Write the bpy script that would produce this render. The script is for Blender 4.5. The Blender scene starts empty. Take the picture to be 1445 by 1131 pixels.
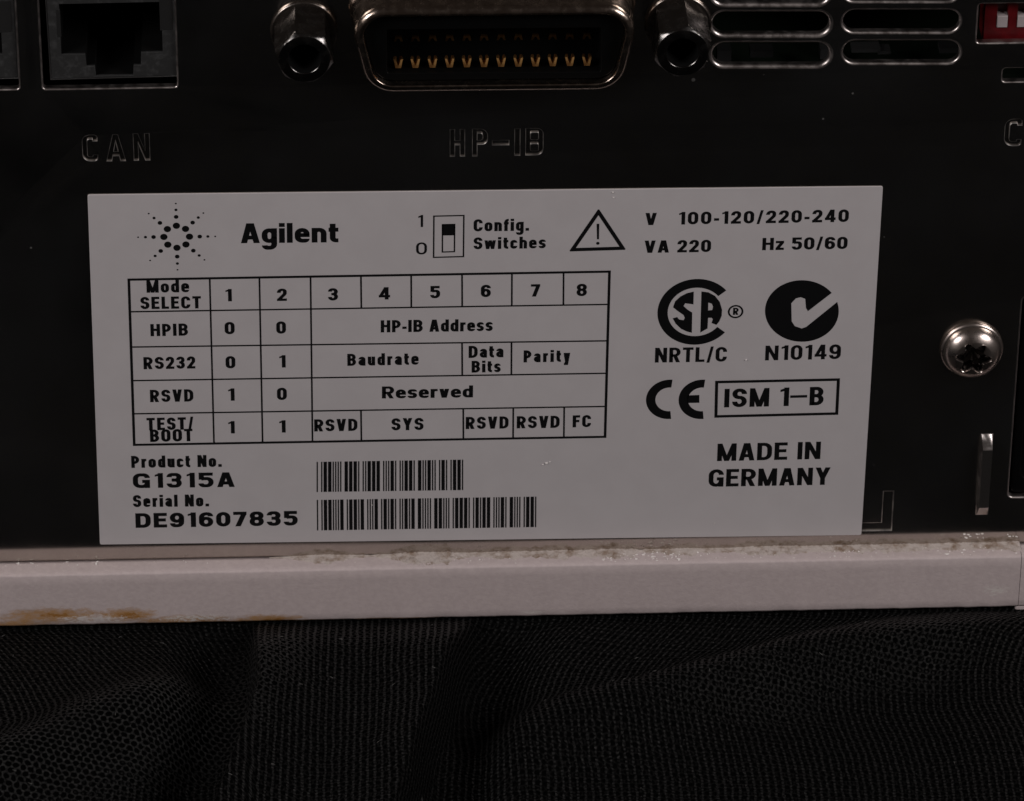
import bpy, math, random
from mathutils import Vector, Matrix, Euler, geometry, noise
random.seed(7)
sc = bpy.context.scene
sc.unit_settings.scale_length = 0.1          # one Blender unit is 100 mm
S = 0.01                                      # all sizes below are written in mm
D = math.radians
# ---------------------------------------------------------------- camera
FPX = 7000.0
CAM = Vector((27.708, -538.862, 312.291))
ROT = Euler((D(57.4751), D(-0.38), D(-2.4913)), 'XYZ')
cd = bpy.data.cameras.new('camera'); cam = bpy.data.objects.new('camera', cd)
sc.collection.objects.link(cam); sc.camera = cam
cd.sensor_width = 36; cd.lens = FPX / 1445 * 36
cd.clip_start = 0.1; cd.clip_end = 200
cam.location = CAM * S; cam.rotation_euler = ROT
cd.dof.use_dof = True; cd.dof.focus_distance = 6.22; cd.dof.aperture_fstop = 14
# ---------------------------------------------------------------- world: a dark studio room
w = bpy.data.worlds.new('World'); sc.world = w; w.use_nodes = True
w.node_tree.nodes['Background'].inputs[0].default_value = (1.0, 0.80, 0.70, 1)
w.node_tree.nodes['Background'].inputs[1].default_value = 0.018
# ---------------------------------------------------------------- two studio soft boxes, above left and above right
def softbox(name, loc, target, size, watts, col):
    l = bpy.data.lights.new(name, 'AREA'); l.shape = 'RECTANGLE'; l.size = size[0] * S; l.size_y = size[1] * S
    l.energy = watts; l.color = col
    o = bpy.data.objects.new(name, l); sc.collection.objects.link(o)
    o.location = Vector(loc) * S
    o.rotation_euler = (Vector(target) - Vector(loc)).to_track_quat('-Z', 'Y').to_euler()
softbox('softbox_left', (-470, -340, 350), (50, 0, -20), (300, 240), 195, (1.0, 0.955, 0.95))
softbox('softbox_right', (570, -340, 350), (50, 0, -20), (300, 240), 195, (1.0, 0.955, 0.95))
sc.view_settings.view_transform = 'Standard'; sc.view_settings.look = 'None'
sc.view_settings.exposure = 0; sc.view_settings.gamma = 1

# ---------------------------------------------------------------- measuring: a point of the photograph on a plane of the place
RM = ROT.to_matrix()
def ray(px, py):
    return RM @ Vector(((px - 722.5) / FPX, -(py - 565.5) / FPX, -1.0))
def P(px, py, y=0.0):
    d = ray(px, py); t = (y - CAM.y) / d.y; q = CAM + d * t
    return (q.x, q.z)
def PZ(px, py, z):
    d = ray(px, py); t = (z - CAM.z) / d.z; q = CAM + d * t
    return (q.x, q.y)

# ---------------------------------------------------------------- object helpers
WORLD = {}
def link(name, me, mat, parent=None, loc=(0, 0, 0), label=None, local=False, smooth=False):
    """loc in mm; world position unless local"""
    o = bpy.data.objects.new(name, me); sc.collection.objects.link(o)
    if mat is not None and me is not None and not me.materials: me.materials.append(mat)
    if parent is not None:
        o.parent = parent
        wp = WORLD.get(parent.name, Vector((0, 0, 0)))
        lv = Vector(loc) if local else Vector(loc) - wp
        WORLD[o.name] = wp + lv; o.location = lv * S
    else:
        WORLD[o.name] = Vector(loc); o.location = Vector(loc) * S
    if label: o['label'] = label
    if smooth:
        for p in me.polygons: p.use_smooth = True
    return o
class MB:
    def __init__(s): s.v = []; s.f = []; s.sm = []; s.mi = []; s.cur = 0
    def add(s, vs, fs, smooth=False):
        n = len(s.v); s.v += [tuple(x) for x in vs]
        for f in fs: s.f.append([n + i for i in f]); s.sm.append(smooth); s.mi.append(s.cur)
    def quad(s, a, b, c, d, smooth=False): s.add([a, b, c, d], [(0, 1, 2, 3)], smooth)
    def box(s, x0, x1, y0, y1, z0, z1):
        v = [(x, y, z) for x in (x0, x1) for y in (y0, y1) for z in (z0, z1)]
        s.add(v, [(0, 1, 3, 2), (4, 6, 7, 5), (0, 4, 5, 1), (2, 3, 7, 6), (0, 2, 6, 4), (1, 5, 7, 3)])
    def rings(s, rings, smooth=True, close=True, cap0=False, cap1=False):
        n = len(rings[0]); vs = [p for r in rings for p in r]; fs = []
        for k in range(len(rings) - 1):
            for i in range(n if close else n - 1):
                j = (i + 1) % n
                fs.append((k * n + i, k * n + j, (k + 1) * n + j, (k + 1) * n + i))
        if cap0: fs.append(tuple(range(n)))
        if cap1: fs.append(tuple((len(rings) - 1) * n + i for i in reversed(range(n))))
        s.add(vs, fs, smooth)
    def mesh(s, name, off=(0, 0, 0), weld=0.0, sharp=40):
        me = bpy.data.meshes.new(name)
        ox, oy, oz = off
        me.from_pydata([((x - ox) * S, (y - oy) * S, (z - oz) * S) for x, y, z in s.v], [], s.f)
        for p, sm, mi in zip(me.polygons, s.sm, s.mi): p.use_smooth = sm; p.material_index = mi
        import bmesh
        bm = bmesh.new(); bm.from_mesh(me)
        if weld: bmesh.ops.remove_doubles(bm, verts=bm.verts, dist=weld * S)
        bmesh.ops.recalc_face_normals(bm, faces=bm.faces)
        bm.to_mesh(me); bm.free()
        try: me.set_sharp_from_angle(angle=D(sharp))
        except Exception: pass
        return me

def area2(c): return sum(c[i][0] * c[(i + 1) % len(c)][1] - c[(i + 1) % len(c)][0] * c[i][1] for i in range(len(c))) / 2
def ccw(c): return list(c) if area2(c) > 0 else list(reversed(c))
def dedupe(c):
    o = []
    for p in c:
        if not o or (p[0] - o[-1][0]) ** 2 + (p[1] - o[-1][1]) ** 2 > 1e-8: o.append(p)
    while len(o) > 1 and (o[0][0] - o[-1][0]) ** 2 + (o[0][1] - o[-1][1]) ** 2 < 1e-8: o.pop()
    return o
def offset(c, d):
    """offset a ccw closed contour outward by d, mitred"""
    n = len(c); out = []
    for i in range(n):
        a, b, e = c[i - 1], c[i], c[(i + 1) % n]
        n1 = Vector((b[1] - a[1], a[0] - b[0])).normalized(); n2 = Vector((e[1] - b[1], b[0] - e[0])).normalized()
        m = n1 + n2; l = m.length
        if l < 1e-6: m = n1; k = 1
        else: m /= l; k = min(1 / max(m.dot(n1), .35), 2.4)
        out.append((b[0] + m.x * d * k, b[1] + m.y * d * k))
    return out
def rnd(pts, r, seg=6):
    """round the corners of a closed polygon; r number or list"""
    n = len(pts); out = []
    for i in range(n):
        a, b, c = Vector(pts[i - 1][:2]), Vector(pts[i][:2]), Vector(pts[(i + 1) % n][:2])
        rr = r[i] if isinstance(r, (list, tuple)) else r
        u = (a - b); v = (c - b); lu, lv = u.length, v.length; u /= lu; v /= lv
        ang = math.acos(max(-1, min(1, u.dot(v))))
        if rr <= 0 or ang > 3.1: out.append(tuple(b)); continue
        t = min(rr / math.tan(ang / 2), lu * .499, lv * .499); r2 = t * math.tan(ang / 2)
        cen = b + (u + v).normalized() * (r2 / math.sin(ang / 2))
        p0 = b + u * t - cen; p1 = b + v * t - cen
        a0 = math.atan2(p0.y, p0.x); da = (math.atan2(p1.y, p1.x) - a0 + math.pi) % (2 * math.pi) - math.pi
        for k in range(seg + 1):
            q = a0 + da * k / seg; out.append((cen.x + r2 * math.cos(q), cen.y + r2 * math.sin(q)))
    return dedupe(out)
def rect(x0, z0, x1, z1): return [(x0, z0), (x1, z0), (x1, z1), (x0, z1)]
def circle(cx, cz, r, n=32, rz=None): return [(cx + r * math.cos(2 * math.pi * i / n), cz + (rz or r) * math.sin(2 * math.pi * i / n)) for i in range(n)]
def fill(mb, outer, holes, y):
    outer = ccw(outer); holes = [list(reversed(ccw(h))) for h in holes]
    polys = [[Vector((p[0], p[1], 0)) for p in c] for c in [outer] + holes]
    flat = [p for c in polys for p in c]
    tris = geometry.tessellate_polygon(polys)
    mb.add([(p.x, y, p.y) for p in flat], [t for t in tris])
def lip(mb, c, r, y0, depth, sign=1, seg=5):
    """rounded edge going from plane y0 into a hole whose final edge is contour c (ccw)"""
    rings = []
    for k in range(seg + 1):
        a = math.pi / 2 * k / seg
        o = offset(c, sign * r * (1 - math.sin(a))) if r * (1 - math.sin(a)) > 1e-6 else c
        rings.append([(x, y0 + r * (1 - math.cos(a)), z) for x, z in o])
    rings.append([(x, y0 + depth, z) for x, z in c])
    mb.rings(rings)
def plate(mb, outer, holes, y0, depth, rlip=0.0, back=False, hole_depth=None):
    outer = ccw(outer); hs = [ccw(h) for h in holes]
    fill(mb, offset(outer, -rlip) if rlip else outer, [offset(h, rlip) if rlip else h for h in hs], y0)
    for h in hs: lip(mb, h, rlip, y0, hole_depth or depth) if rlip else mb.rings([[(x, y0, z) for x, z in h], [(x, y0 + (hole_depth or depth), z) for x, z in h]], smooth=False)
    if rlip:
        rings = []
        for k in range(5):
            a = math.pi / 2 * k / 4
            rings.append([(x, y0 + rlip * (1 - math.cos(a)), z) for x, z in offset(outer, -rlip * (1 - math.sin(a)))])
        rings.append([(x, y0 + depth, z) for x, z in outer]); mb.rings(rings)
    else: mb.rings([[(x, y0, z) for x, z in outer], [(x, y0 + depth, z) for x, z in outer]], smooth=False)
    if back: fill(mb, outer, [], y0 + depth)

# ---------------------------------------------------------------- materials
def N(nt, t, **kw):
    n = nt.nodes.new(t)
    for k, v in kw.items():
        if k == 'ins':
            for a, b in v.items(): n.inputs[a].default_value = b
        else: setattr(n, k, v)
    return n
def material(name, col, rough=.5, metal=0.0, col2=None, nscale=3.0, rvar=0.0, bump=0.0, bscale=30.0, spec=.5, detail=4, lo=.4, hi=.62):
    m = bpy.data.materials.new(name); m.use_nodes = True; nt = m.node_tree; L = nt.links.new
    b = nt.nodes['Principled BSDF']
    b.inputs['Base Color'].default_value = (*col, 1); b.inputs['Roughness'].default_value = rough
    b.inputs['Metallic'].default_value = metal; b.inputs['Specular IOR Level'].default_value = spec
    tc = N(nt, 'ShaderNodeTexCoord')
    if col2 or rvar:
        no = N(nt, 'ShaderNodeTexNoise', ins={'Scale': nscale * 4, 'Detail': detail, 'Roughness': .6}); L(tc.outputs['Object'], no.inputs['Vector'])
        mr = N(nt, 'ShaderNodeMapRange', ins={'From Min': lo, 'From Max': hi}); L(no.outputs['Fac'], mr.inputs['Value'])
        if col2:
            mx = N(nt, 'ShaderNodeMix', data_type='RGBA'); mx.inputs['A'].default_value = (*col, 1); mx.inputs['B'].default_value = (*col2, 1)
            L(mr.outputs['Result'], mx.inputs['Factor']); L(mx.outputs['Result'], b.inputs['Base Color'])
        if rvar:
            m2 = N(nt, 'ShaderNodeMapRange', ins={'From Min': lo, 'From Max': hi, 'To Min': rough - rvar, 'To Max': rough + rvar}); L(no.outputs['Fac'], m2.inputs['Value'])
            L(m2.outputs['Result'], b.inputs['Roughness'])
    if bump:
        n2 = N(nt, 'ShaderNodeTexNoise', ins={'Scale': bscale * 5, 'Detail': 5, 'Roughness': .6}); L(tc.outputs['Object'], n2.inputs['Vector'])
        bp = N(nt, 'ShaderNodeBump', ins={'Strength': 1.0, 'Distance': bump * S}); L(n2.outputs['Fac'], bp.inputs['Height']); L(bp.outputs['Normal'], b.inputs['Normal'])
    m['b'] = b.name
    return m

def panel_material():
    """plated steel with dust specks and faint scratches"""
    m = material('plated_steel', (.60, .55, .50), rough=.14, metal=1.0, nscale=1.6, rvar=.03, bump=.0006, bscale=5)
    nt = m.node_tree; L = nt.links.new; b = nt.nodes['Principled BSDF']
    tc = N(nt, 'ShaderNodeTexCoord')
    v = N(nt, 'ShaderNodeTexVoronoi', ins={'Scale': 21.0}); L(tc.outputs['Object'], v.inputs['Vector'])
    no = N(nt, 'ShaderNodeTexNoise', ins={'Scale': 2.2, 'Detail': 3}); L(tc.outputs['Object'], no.inputs['Vector'])
    th = N(nt, 'ShaderNodeMapRange', ins={'From Min': .45, 'From Max': .75, 'To Min': .02, 'To Max': .055}); L(no.outputs['Fac'], th.inputs['Value'])
    lt = N(nt, 'ShaderNodeMath', operation='LESS_THAN'); L(v.outputs['Distance'], lt.inputs[0]); L(th.outputs['Result'], lt.inputs[1])
    # scratches: thresholded thin wave lines broken up by noise
    mp = N(nt, 'ShaderNodeMapping'); mp.inputs['Rotation'].default_value = (0, D(35), 0); mp.inputs['Scale'].default_value = (60, 1, 2.2); L(tc.outputs['Object'], mp.inputs['Vector'])
    n3 = N(nt, 'ShaderNodeTexNoise', ins={'Scale': 1.0, 'Detail': 2}); L(mp.outputs['Vector'], n3.inputs['Vector'])
    gt = N(nt, 'ShaderNodeMath', operation='GREATER_THAN'); gt.inputs[1].default_value = .755; L(n3.outputs['Fac'], gt.inputs[0])
    ad = N(nt, 'ShaderNodeMath', operation='MAXIMUM'); L(lt.outputs[0], ad.inputs[0]); L(gt.outputs[0], ad.inputs[1])
    d = N(nt, 'ShaderNodeBsdfDiffuse'); d.inputs['Color'].default_value = (.26, .25, .24, 1)
    fac = N(nt, 'ShaderNodeMath', operation='MULTIPLY'); fac.inputs[1].default_value = .35; L(ad.outputs[0], fac.inputs[0])
    ms = N(nt, 'ShaderNodeMixShader'); L(fac.outputs[0], ms.inputs[0]); L(b.outputs[0], ms.inputs[1]); L(d.outputs[0], ms.inputs[2])
    # thin even film of dirt
    d2 = N(nt, 'ShaderNodeBsdfDiffuse'); d2.inputs['Color'].default_value = (.022, .0235, .025, 1)
    ms2 = N(nt, 'ShaderNodeMixShader'); nf = N(nt, 'ShaderNodeTexNoise', ins={'Scale': 3.5, 'Detail': 6, 'Roughness': .65}); L(tc.outputs['Object'], nf.inputs['Vector'])
    mf = N(nt, 'ShaderNodeMapRange', ins={'From Min': .35, 'From Max': .7, 'To Min': .05, 'To Max': .27}); L(nf.outputs['Fac'], mf.inputs['Value']); L(mf.outputs['Result'], ms2.inputs[0]); L(ms.outputs[0], ms2.inputs[1]); L(d2.outputs[0], ms2.inputs[2])
    L(ms2.outputs[0], nt.nodes['Material Output'].inputs['Surface'])
    return m

def base_material(rx0, rz):
    """pinkish beige plastic with rust-coloured grime along the bottom left and pale wear"""
    m = material('beige_plastic', (.56, .472, .465), rough=.55, col2=(.60, .51, .50), nscale=34, bump=.035, bscale=55)
    nt = m.node_tree; L = nt.links.new; b = nt.nodes['Principled BSDF']
    tc = N(nt, 'ShaderNodeTexCoord'); sx = N(nt, 'ShaderNodeSeparateXYZ'); L(tc.outputs['Object'], sx.inputs[0])
    src = [l.from_socket for l in nt.links if l.to_socket == b.inputs['Base Color']][0]
    mp = N(nt, 'ShaderNodeMapping'); mp.inputs['Scale'].default_value = (.55, 1, 1.3); L(tc.outputs['Object'], mp.inputs['Vector'])
    def dist(xc, zc, rx, rz_):
        a = N(nt, 'ShaderNodeMath', operation='SUBTRACT'); a.inputs[1].default_value = xc * S; L(sx.outputs['X'], a.inputs[0])
        a2 = N(nt, 'ShaderNodeMath', operation='DIVIDE'); a2.inputs[1].default_value = rx * S; L(a.outputs[0], a2.inputs[0])
        c = N(nt, 'ShaderNodeMath', operation='SUBTRACT'); c.inputs[1].default_value = zc * S; L(sx.outputs['Z'], c.inputs[0])
        c2 = N(nt, 'ShaderNodeMath', operation='DIVIDE'); c2.inputs[1].default_value = rz_ * S; L(c.outputs[0], c2.inputs[0])
        p = N(nt, 'ShaderNodeMath', operation='MULTIPLY'); L(a2.outputs[0], p.inputs[0]); L(a2.outputs[0], p.inputs[1])
        q = N(nt, 'ShaderNodeMath', operation='MULTIPLY_ADD'); L(c2.outputs[0], q.inputs[0]); L(c2.outputs[0], q.inputs[1]); L(p.outputs[0], q.inputs[2])
        e = N(nt, 'ShaderNodeMath', operation='SUBTRACT'); e.use_clamp = True; e.inputs[0].default_value = 1; L(q.outputs[0], e.inputs[1])
        return e.outputs[0]
    def patches(lst, base_src, colour, nsc, thr, soft, seed):
        acc = None
        for pch in lst:
            dd = dist(*pch)
            if acc is None: acc = dd
            else:
                mxn = N(nt, 'ShaderNodeMath', operation='MAXIMUM'); L(acc, mxn.inputs[0]); L(dd, mxn.inputs[1]); acc = mxn.outputs[0]
        no = N(nt, 'ShaderNodeTexNoise', noise_dimensions='4D', ins={'Scale': nsc * 6, 'Detail': 7, 'Roughness': .72, 'W': seed}); L(mp.outputs['Vector'], no.inputs['Vector'])
        su = N(nt, 'ShaderNodeMath', operation='MULTIPLY_ADD'); su.inputs[1].default_value = .34; L(acc, su.inputs[0]); L(no.outputs['Fac'], su.inputs[2])
        mr = N(nt, 'ShaderNodeMapRange', ins={'From Min': thr, 'From Max': thr + soft}); L(su.outputs[0], mr.inputs['Value'])
        gate = N(nt, 'ShaderNodeMath', operation='GREATER_THAN'); gate.inputs[1].default_value = 0.001; L(acc, gate.inputs[0])
        mu = N(nt, 'ShaderNodeMath', operation='MULTIPLY'); L(mr.outputs['Result'], mu.inputs[0]); L(gate.outputs[0], mu.inputs[1])
        mx = N(nt, 'ShaderNodeMix', data_type='RGBA'); mx.inputs['B'].default_value = (*colour, 1); L(base_src, mx.inputs['A']); L(mu.outputs[0], mx.inputs['Factor'])
        return mx.outputs['Result']
    zb = rz
    s1 = patches([(rx0 + 6, zb + 1.6, 9, 1.6), (rx0 + 16.5, zb + 1.6, 4.5, 1.4), (rx0 + 3, zb + .5, 6, 1.2), (rx0 + 24, zb + .5, 8, 1.1), (rx0 + 36, zb + .35, 6, .8)], src, (.46, .36, .32), 20, .56, .2, 5)
    s1 = patches([(rx0 + 7, zb + 1.8, 8, 1.5), (rx0 + 16.5, zb + 1.7, 5, 1.3), (rx0 + 2, zb + .5, 5, 1.0), (rx0 + 24, zb + .5, 8, 1.1), (rx0 + 35, zb + .5, 6, 1.0), (rx0 + 52, zb + .05, 9, .45), (rx0 + 28, zb + .2, 22, .35)], s1, (.44, .25, .12), 22, .57, .26, 1)
    s1 = patches([(rx0 + 17, zb + 1.5, 3, .8), (rx0 + 36, zb + .3, 3, .6), (rx0 + 7, zb + 1.8, 3, .6)], s1, (.33, .15, .035), 34, .70, .12, 2)
    s1 = patches([(rx0 + 12, zb + 1.1, 9, 1.3), (rx0 + 26, zb + .9, 9, 1.0), (rx0 + 131.5, zb + 2.9, 3.5, 1.6), (rx0 + 70, zb + .8, 3, .5)], s1, (.66, .60, .57), 44, .74, .14, 3)
    L(s1, b.inputs['Base Color'])
    return m

def cloth_material():
    m = bpy.data.materials.new('black_knit_fabric'); m.use_nodes = True; nt = m.node_tree; L = nt.links.new
    b = nt.nodes['Principled BSDF']
    b.inputs['Roughness'].default_value = .5; b.inputs['Specular IOR Level'].default_value = .35
    b.inputs['Sheen Weight'].default_value = .0; b.inputs['Sheen Roughness'].default_value = .5
    at = N(nt, 'ShaderNodeUVMap'); at.uv_map = 'weave'
    wn = N(nt, 'ShaderNodeTexNoise', ins={'Scale': .35, 'Detail': 3}); L(at.outputs['UV'], wn.inputs['Vector'])
    wv = N(nt, 'ShaderNodeVectorMath', operation='MULTIPLY_ADD'); wv.inputs[1].default_value = (.5, .5, 0); L(wn.outputs['Color'], wv.inputs[0])
    wn2 = N(nt, 'ShaderNodeTexNoise', ins={'Scale': 1.3, 'Detail': 2}); L(at.outputs['UV'], wn2.inputs['Vector'])
    wv2 = N(nt, 'ShaderNodeVectorMath', operation='MULTIPLY_ADD'); wv2.inputs[1].default_value = (.34, .34, 0); L(wn2.outputs['Color'], wv2.inputs[0]); L(at.outputs['UV'], wv2.inputs[2]); L(wv2.outputs[0], wv.inputs[2])
    se = N(nt, 'ShaderNodeSeparateXYZ'); L(wv.outputs[0], se.inputs[0])
    k = 2 * math.pi / 0.86
    def cosine(ax, ay, ph=0):
        a = N(nt, 'ShaderNodeMath', operation='MULTIPLY'); a.inputs[1].default_value = ax; L(se.outputs['X'], a.inputs[0])
        c = N(nt, 'ShaderNodeMath', operation='MULTIPLY_ADD'); c.inputs[1].default_value = ay; L(se.outputs['Y'], c.inputs[0]); L(a.outputs[0], c.inputs[2])
        e = N(nt, 'ShaderNodeMath', operation='COSINE'); L(c.outputs[0], e.inputs[0]); return e.outputs[0]
    h1, c2, c3 = cosine(0, k), cosine(k * .866, k / 2), cosine(-k * .866, k / 2); c1 = cosine(k * .93, 0)
    s1 = N(nt, 'ShaderNodeMath', operation='ADD'); L(h1, s1.inputs[0]); L(c2, s1.inputs[1])
    s2 = N(nt, 'ShaderNodeMath', operation='ADD'); L(s1.outputs[0], s2.inputs[0]); L(c3, s2.inputs[1])
    hole = N(nt, 'ShaderNodeMapRange', ins={'From Min': -1.35, 'From Max': -.1, 'To Min': 1, 'To Max': 0}); L(s2.outputs[0], hole.inputs['Value'])
    # knitted ribs: columns of small loops
    rib = N(nt, 'ShaderNodeMapRange', ins={'From Min': .25, 'From Max': 1.0, 'To Min': 0, 'To Max': 1}); L(c1, rib.inputs['Value'])
    zz = N(nt, 'ShaderNodeMath', operation='MULTIPLY_ADD'); zz.inputs[1].default_value = 1.3; L(c1, zz.inputs[0])
    ky = N(nt, 'ShaderNodeMath', operation='MULTIPLY'); ky.inputs[1].default_value = 2 * math.pi / .62; L(se.outputs['Y'], ky.inputs[0]); L(ky.outputs[0], zz.inputs[2])
    lc = N(nt, 'ShaderNodeMath', operation='COSINE'); L(zz.outputs[0], lc.inputs[0])
    lm = N(nt, 'ShaderNodeMapRange', ins={'From Min': -1, 'From Max': 1, 'To Min': .1, 'To Max': 1}); L(lc.outputs[0], lm.inputs['Value'])
    rb = N(nt, 'ShaderNodeMath', operation='MULTIPLY'); L(rib.outputs['Result'], rb.inputs[0]); L(lm.outputs['Result'], rb.inputs[1])
    sa = N(nt, 'ShaderNodeAttribute'); sa.attribute_name = 'stretch'
    wm = N(nt, 'ShaderNodeMix', data_type='FLOAT'); L(sa.outputs['Fac'], wm.inputs['Factor']); L(rb.outputs[0], wm.inputs['A']); L(hole.outputs['Result'], wm.inputs['B'])
    fib = N(nt, 'ShaderNodeTexNoise', ins={'Scale': 2.6, 'Detail': 4, 'Roughness': .8}); L(at.outputs['UV'], fib.inputs['Vector'])
    fm = N(nt, 'ShaderNodeMapRange', ins={'From Min': .40, 'From Max': .66, 'To Min': .05, 'To Max': 2.0}); L(fib.outputs['Fac'], fm.inputs['Value'])
    mu = N(nt, 'ShaderNodeMath', operation='MULTIPLY'); L(wm.outputs['Result'], mu.inputs[0]); L(fm.outputs['Result'], mu.inputs[1])
    mx = N(nt, 'ShaderNodeMix', data_type='RGBA'); mx.inputs['A'].default_value = (.0018, .0018, .0018, 1); mx.inputs['B'].default_value = (.027, .0268, .0265, 1)
    L(mu.outputs[0], mx.inputs['Factor']); L(mx.outputs['Result'], b.inputs['Base Color'])
    sp = N(nt, 'ShaderNodeMath', operation='MULTIPLY'); sp.inputs[1].default_value = .5; L(mu.outputs[0], sp.inputs[0]); L(sp.outputs[0], b.inputs['Specular IOR Level'])
    bp = N(nt, 'ShaderNodeBump', ins={'Strength': 1.0, 'Distance': .28 * S}); L(mu.outputs[0], bp.inputs['Height']); L(bp.outputs['Normal'], b.inputs['Normal'])
    return m

M = {}
M['steel'] = panel_material()
M['label'] = material('label_paper', (.555, .52, .525), rough=.5, col2=(.57, .535, .54), nscale=5, rvar=.06, bump=.006, bscale=90, spec=.35)
M['ink'] = material('black_ink', (.0045, .0045, .005), rough=.5, spec=.3)
M['nickel'] = material('brushed_nickel', (.52, .43, .37), rough=.22, metal=1, col2=(.36, .29, .24), nscale=22, rvar=.07, bump=.012, bscale=50)
M['dark_nickel'] = material('dark_nickel', (.20, .19, .185), rough=.24, metal=1, col2=(.12, .115, .11), nscale=16, rvar=.08, bump=.03, bscale=35)
M['screw'] = material('screw_steel', (.60, .52, .48), rough=.30, metal=1, col2=(.48, .41, .37), nscale=12, rvar=.05, bump=.008, bscale=30)
M['washer'] = material('tarnished_washer', (.34, .30, .27), rough=.26, metal=1, col2=(.2, .17, .15), nscale=15, rvar=.06)
M['gold'] = material('gold_contact', (.72, .41, .15), rough=.42, metal=1, col2=(.38, .18, .06), nscale=30)
M['black'] = material('black_plastic', (.003, .003, .003), rough=.35, spec=.15, bump=.01, bscale=40)
M['grey'] = material('dark_grey_plastic', (.032, .032, .032), rough=.34, col2=(.055, .055, .055), nscale=30, bump=.03, bscale=45, lo=.5, hi=.7)
M['tin'] = material('tinned_spring', (.35, .35, .35), rough=.35, metal=1)
M['red'] = material('red_plastic', (.105, .0025, .005), rough=.4, col2=(.075, .0015, .003), nscale=20)
M['white'] = material('white_plastic', (.40, .35, .35), rough=.45)
M['chassis'] = material('black_chassis_and_hole_shade', (.004, .004, .004), rough=.8, spec=.1)  # chassis black; also painted shade inside socket cavities and threaded holes
M['board'] = material('circuit_board', (.012, .02, .012), rough=.5)
M['chip'] = material('grey_component', (.035, .035, .035), rough=.4)
M['residue'] = material('dried_glue', (.53, .46, .425), rough=.6, col2=(.25, .175, .125), nscale=14, bump=.10, bscale=45, detail=8, lo=.47, hi=.66)
M['crumb'] = material('white_flake', (.85, .80, .77), rough=.6)

# ---------------------------------------------------------------- main measures
zt = P(720, 780.2)[1]                     # panel meets base
lo, hi = 1.0, 8.0
for _ in range(40):
    dd = (lo + hi) / 2
    if P(720, 799.2, -dd)[1] < zt: lo = dd
    else: hi = dd
BD = dd                                    # how far the base stands proud
# photo y at which the top front edge shows is fixed by BD; base bottom from the photograph
zb = P(720, 872.0, -BD)[1]
ZTAB = zb - .05
XL, XR = -62.0, 205.0
print('BD', BD, 'zt', zt, 'zb', zb)
ZTOP = 62.0
root = link('laboratory_instrument', None, None, None, (60, 0, zb))
root['label'] = 'steel rear of a laboratory instrument with connectors, printed label and worn beige base'
root['category'] = 'instrument'

# ---------------------------------------------------------------- openings of the panel
def slot_contour(x0, y0, x1, y1):
    a, b = P(x0, y1), P(x1, y1); c = P(x1, y0); d = P(x0, y0)
    h = (c[1] - b[1]); return rnd([a, b, c, d], h * .485, 8)
slots = []      # (contour, lip radius)
for k in range(-3, 2):
    yy = 62 + 43.5 * (k - 1)
    slots.append((slot_contour(1006, yy, 1170, yy + 30.5), .52))
    slots.append((slot_contour(1190, yy - 3.5, 1354, yy + 27), .34))
def sock_contour(x0, x1, yb):
    a, b = P(x0, yb), P(x1, yb - 3); return rnd([a, b, (b[0], b[1] + 15.2), (a[0], a[1] + 15.2)], .35, 4)
socks = [sock_contour(61, 250, 126), sock_contour(-165, 27, 129)]
dip_c = P(1378, 61); dip = rnd([dip_c, (dip_c[0] + 24, dip_c[1]), (dip_c[0] + 24, dip_c[1] + 5.4), (dip_c[0], dip_c[1] + 5.4)], .35, 4)
q = P(1414, 116); smallc = rnd([q, (q[0] + 9, q[1]), (q[0] + 9, q[1] + 1.9), (q[0], q[1] + 1.9)], .4, 4)
q0 = P(1423, 702); q1 = P(1441, 420)
inlet = rnd([q0, (q0[0] + 29, q0[1]), (q0[0] + 29, q1[1]), (q0[0], q1[1])], .6, 4)

# stamped characters: closed outlines in a unit box (width 1, height 1), stroke t
def stampC(w, h, t):
    path = []
    R = w / 2
    o = rnd([(w, h * .78), (w, h), (0, h), (0, 0), (w, 0), (w, h * .22), (w - t, h * .22), (w - t, t), (t, t), (t, h - t), (w - t, h - t), (w - t, h * .78)],
            [0, R * .98, R * .98, R * .98, R * .98, 0, 0, R * .98 - t, R * .98 - t, R * .98 - t, R * .98 - t, 0], 6)
    return o, None
def stampA(w, h, t):
    c = w / 2; k = t * .55
    def xin(y): return c - (c - t * 1.1) * (1 - y / (h - t * 1.3))
    o = [(0, 0), (t * 1.1, 0), (xin(h * .2) , h * .2), (w - xin(h * .2), h * .2), (w - t * 1.1, 0), (w, 0), (c + k, h), (c - k, h)]
    i = [(xin(h * .2 + t) , h * .2 + t), (w - xin(h * .2 + t), h * .2 + t), (c, h - t * 1.6)]
    return o, i
def stampN(w, h, t): return [(0, 0), (t, 0), (t, h * .68), (w - t, 0), (w, 0), (w, h), (w - t, h), (w - t, h * .32), (t, h), (0, h)], None
def stampH(w, h, t): return [(0, 0), (t, 0), (t, h / 2 - t / 2), (w - t, h / 2 - t / 2), (w - t, 0), (w, 0), (w, h), (w - t, h), (w - t, h / 2 + t / 2), (t, h / 2 + t / 2), (t, h), (0, h)], None
def stampP(w, h, t):
    r = h * .25
    return rnd([(0, 0), (t, 0), (t, h * .44), (w, h * .44), (w, h), (0, h)], [0, 0, 0, r, r, 0]), rnd([(t, h * .44 + t), (w - t, h * .44 + t), (w - t, h - t), (t, h - t)], [0, r * .5, r * .5, 0])
def stampB(w, h, t):
    r = h * .22
    return rnd([(0, 0), (w, 0), (w, h * .5), (w, h), (0, h)], [0, r, 0, r, 0]), 'B'
def stampD(w, h, t): return [(0, 0), (w, 0), (w, t), (0, t)], None
stamps = []
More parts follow.
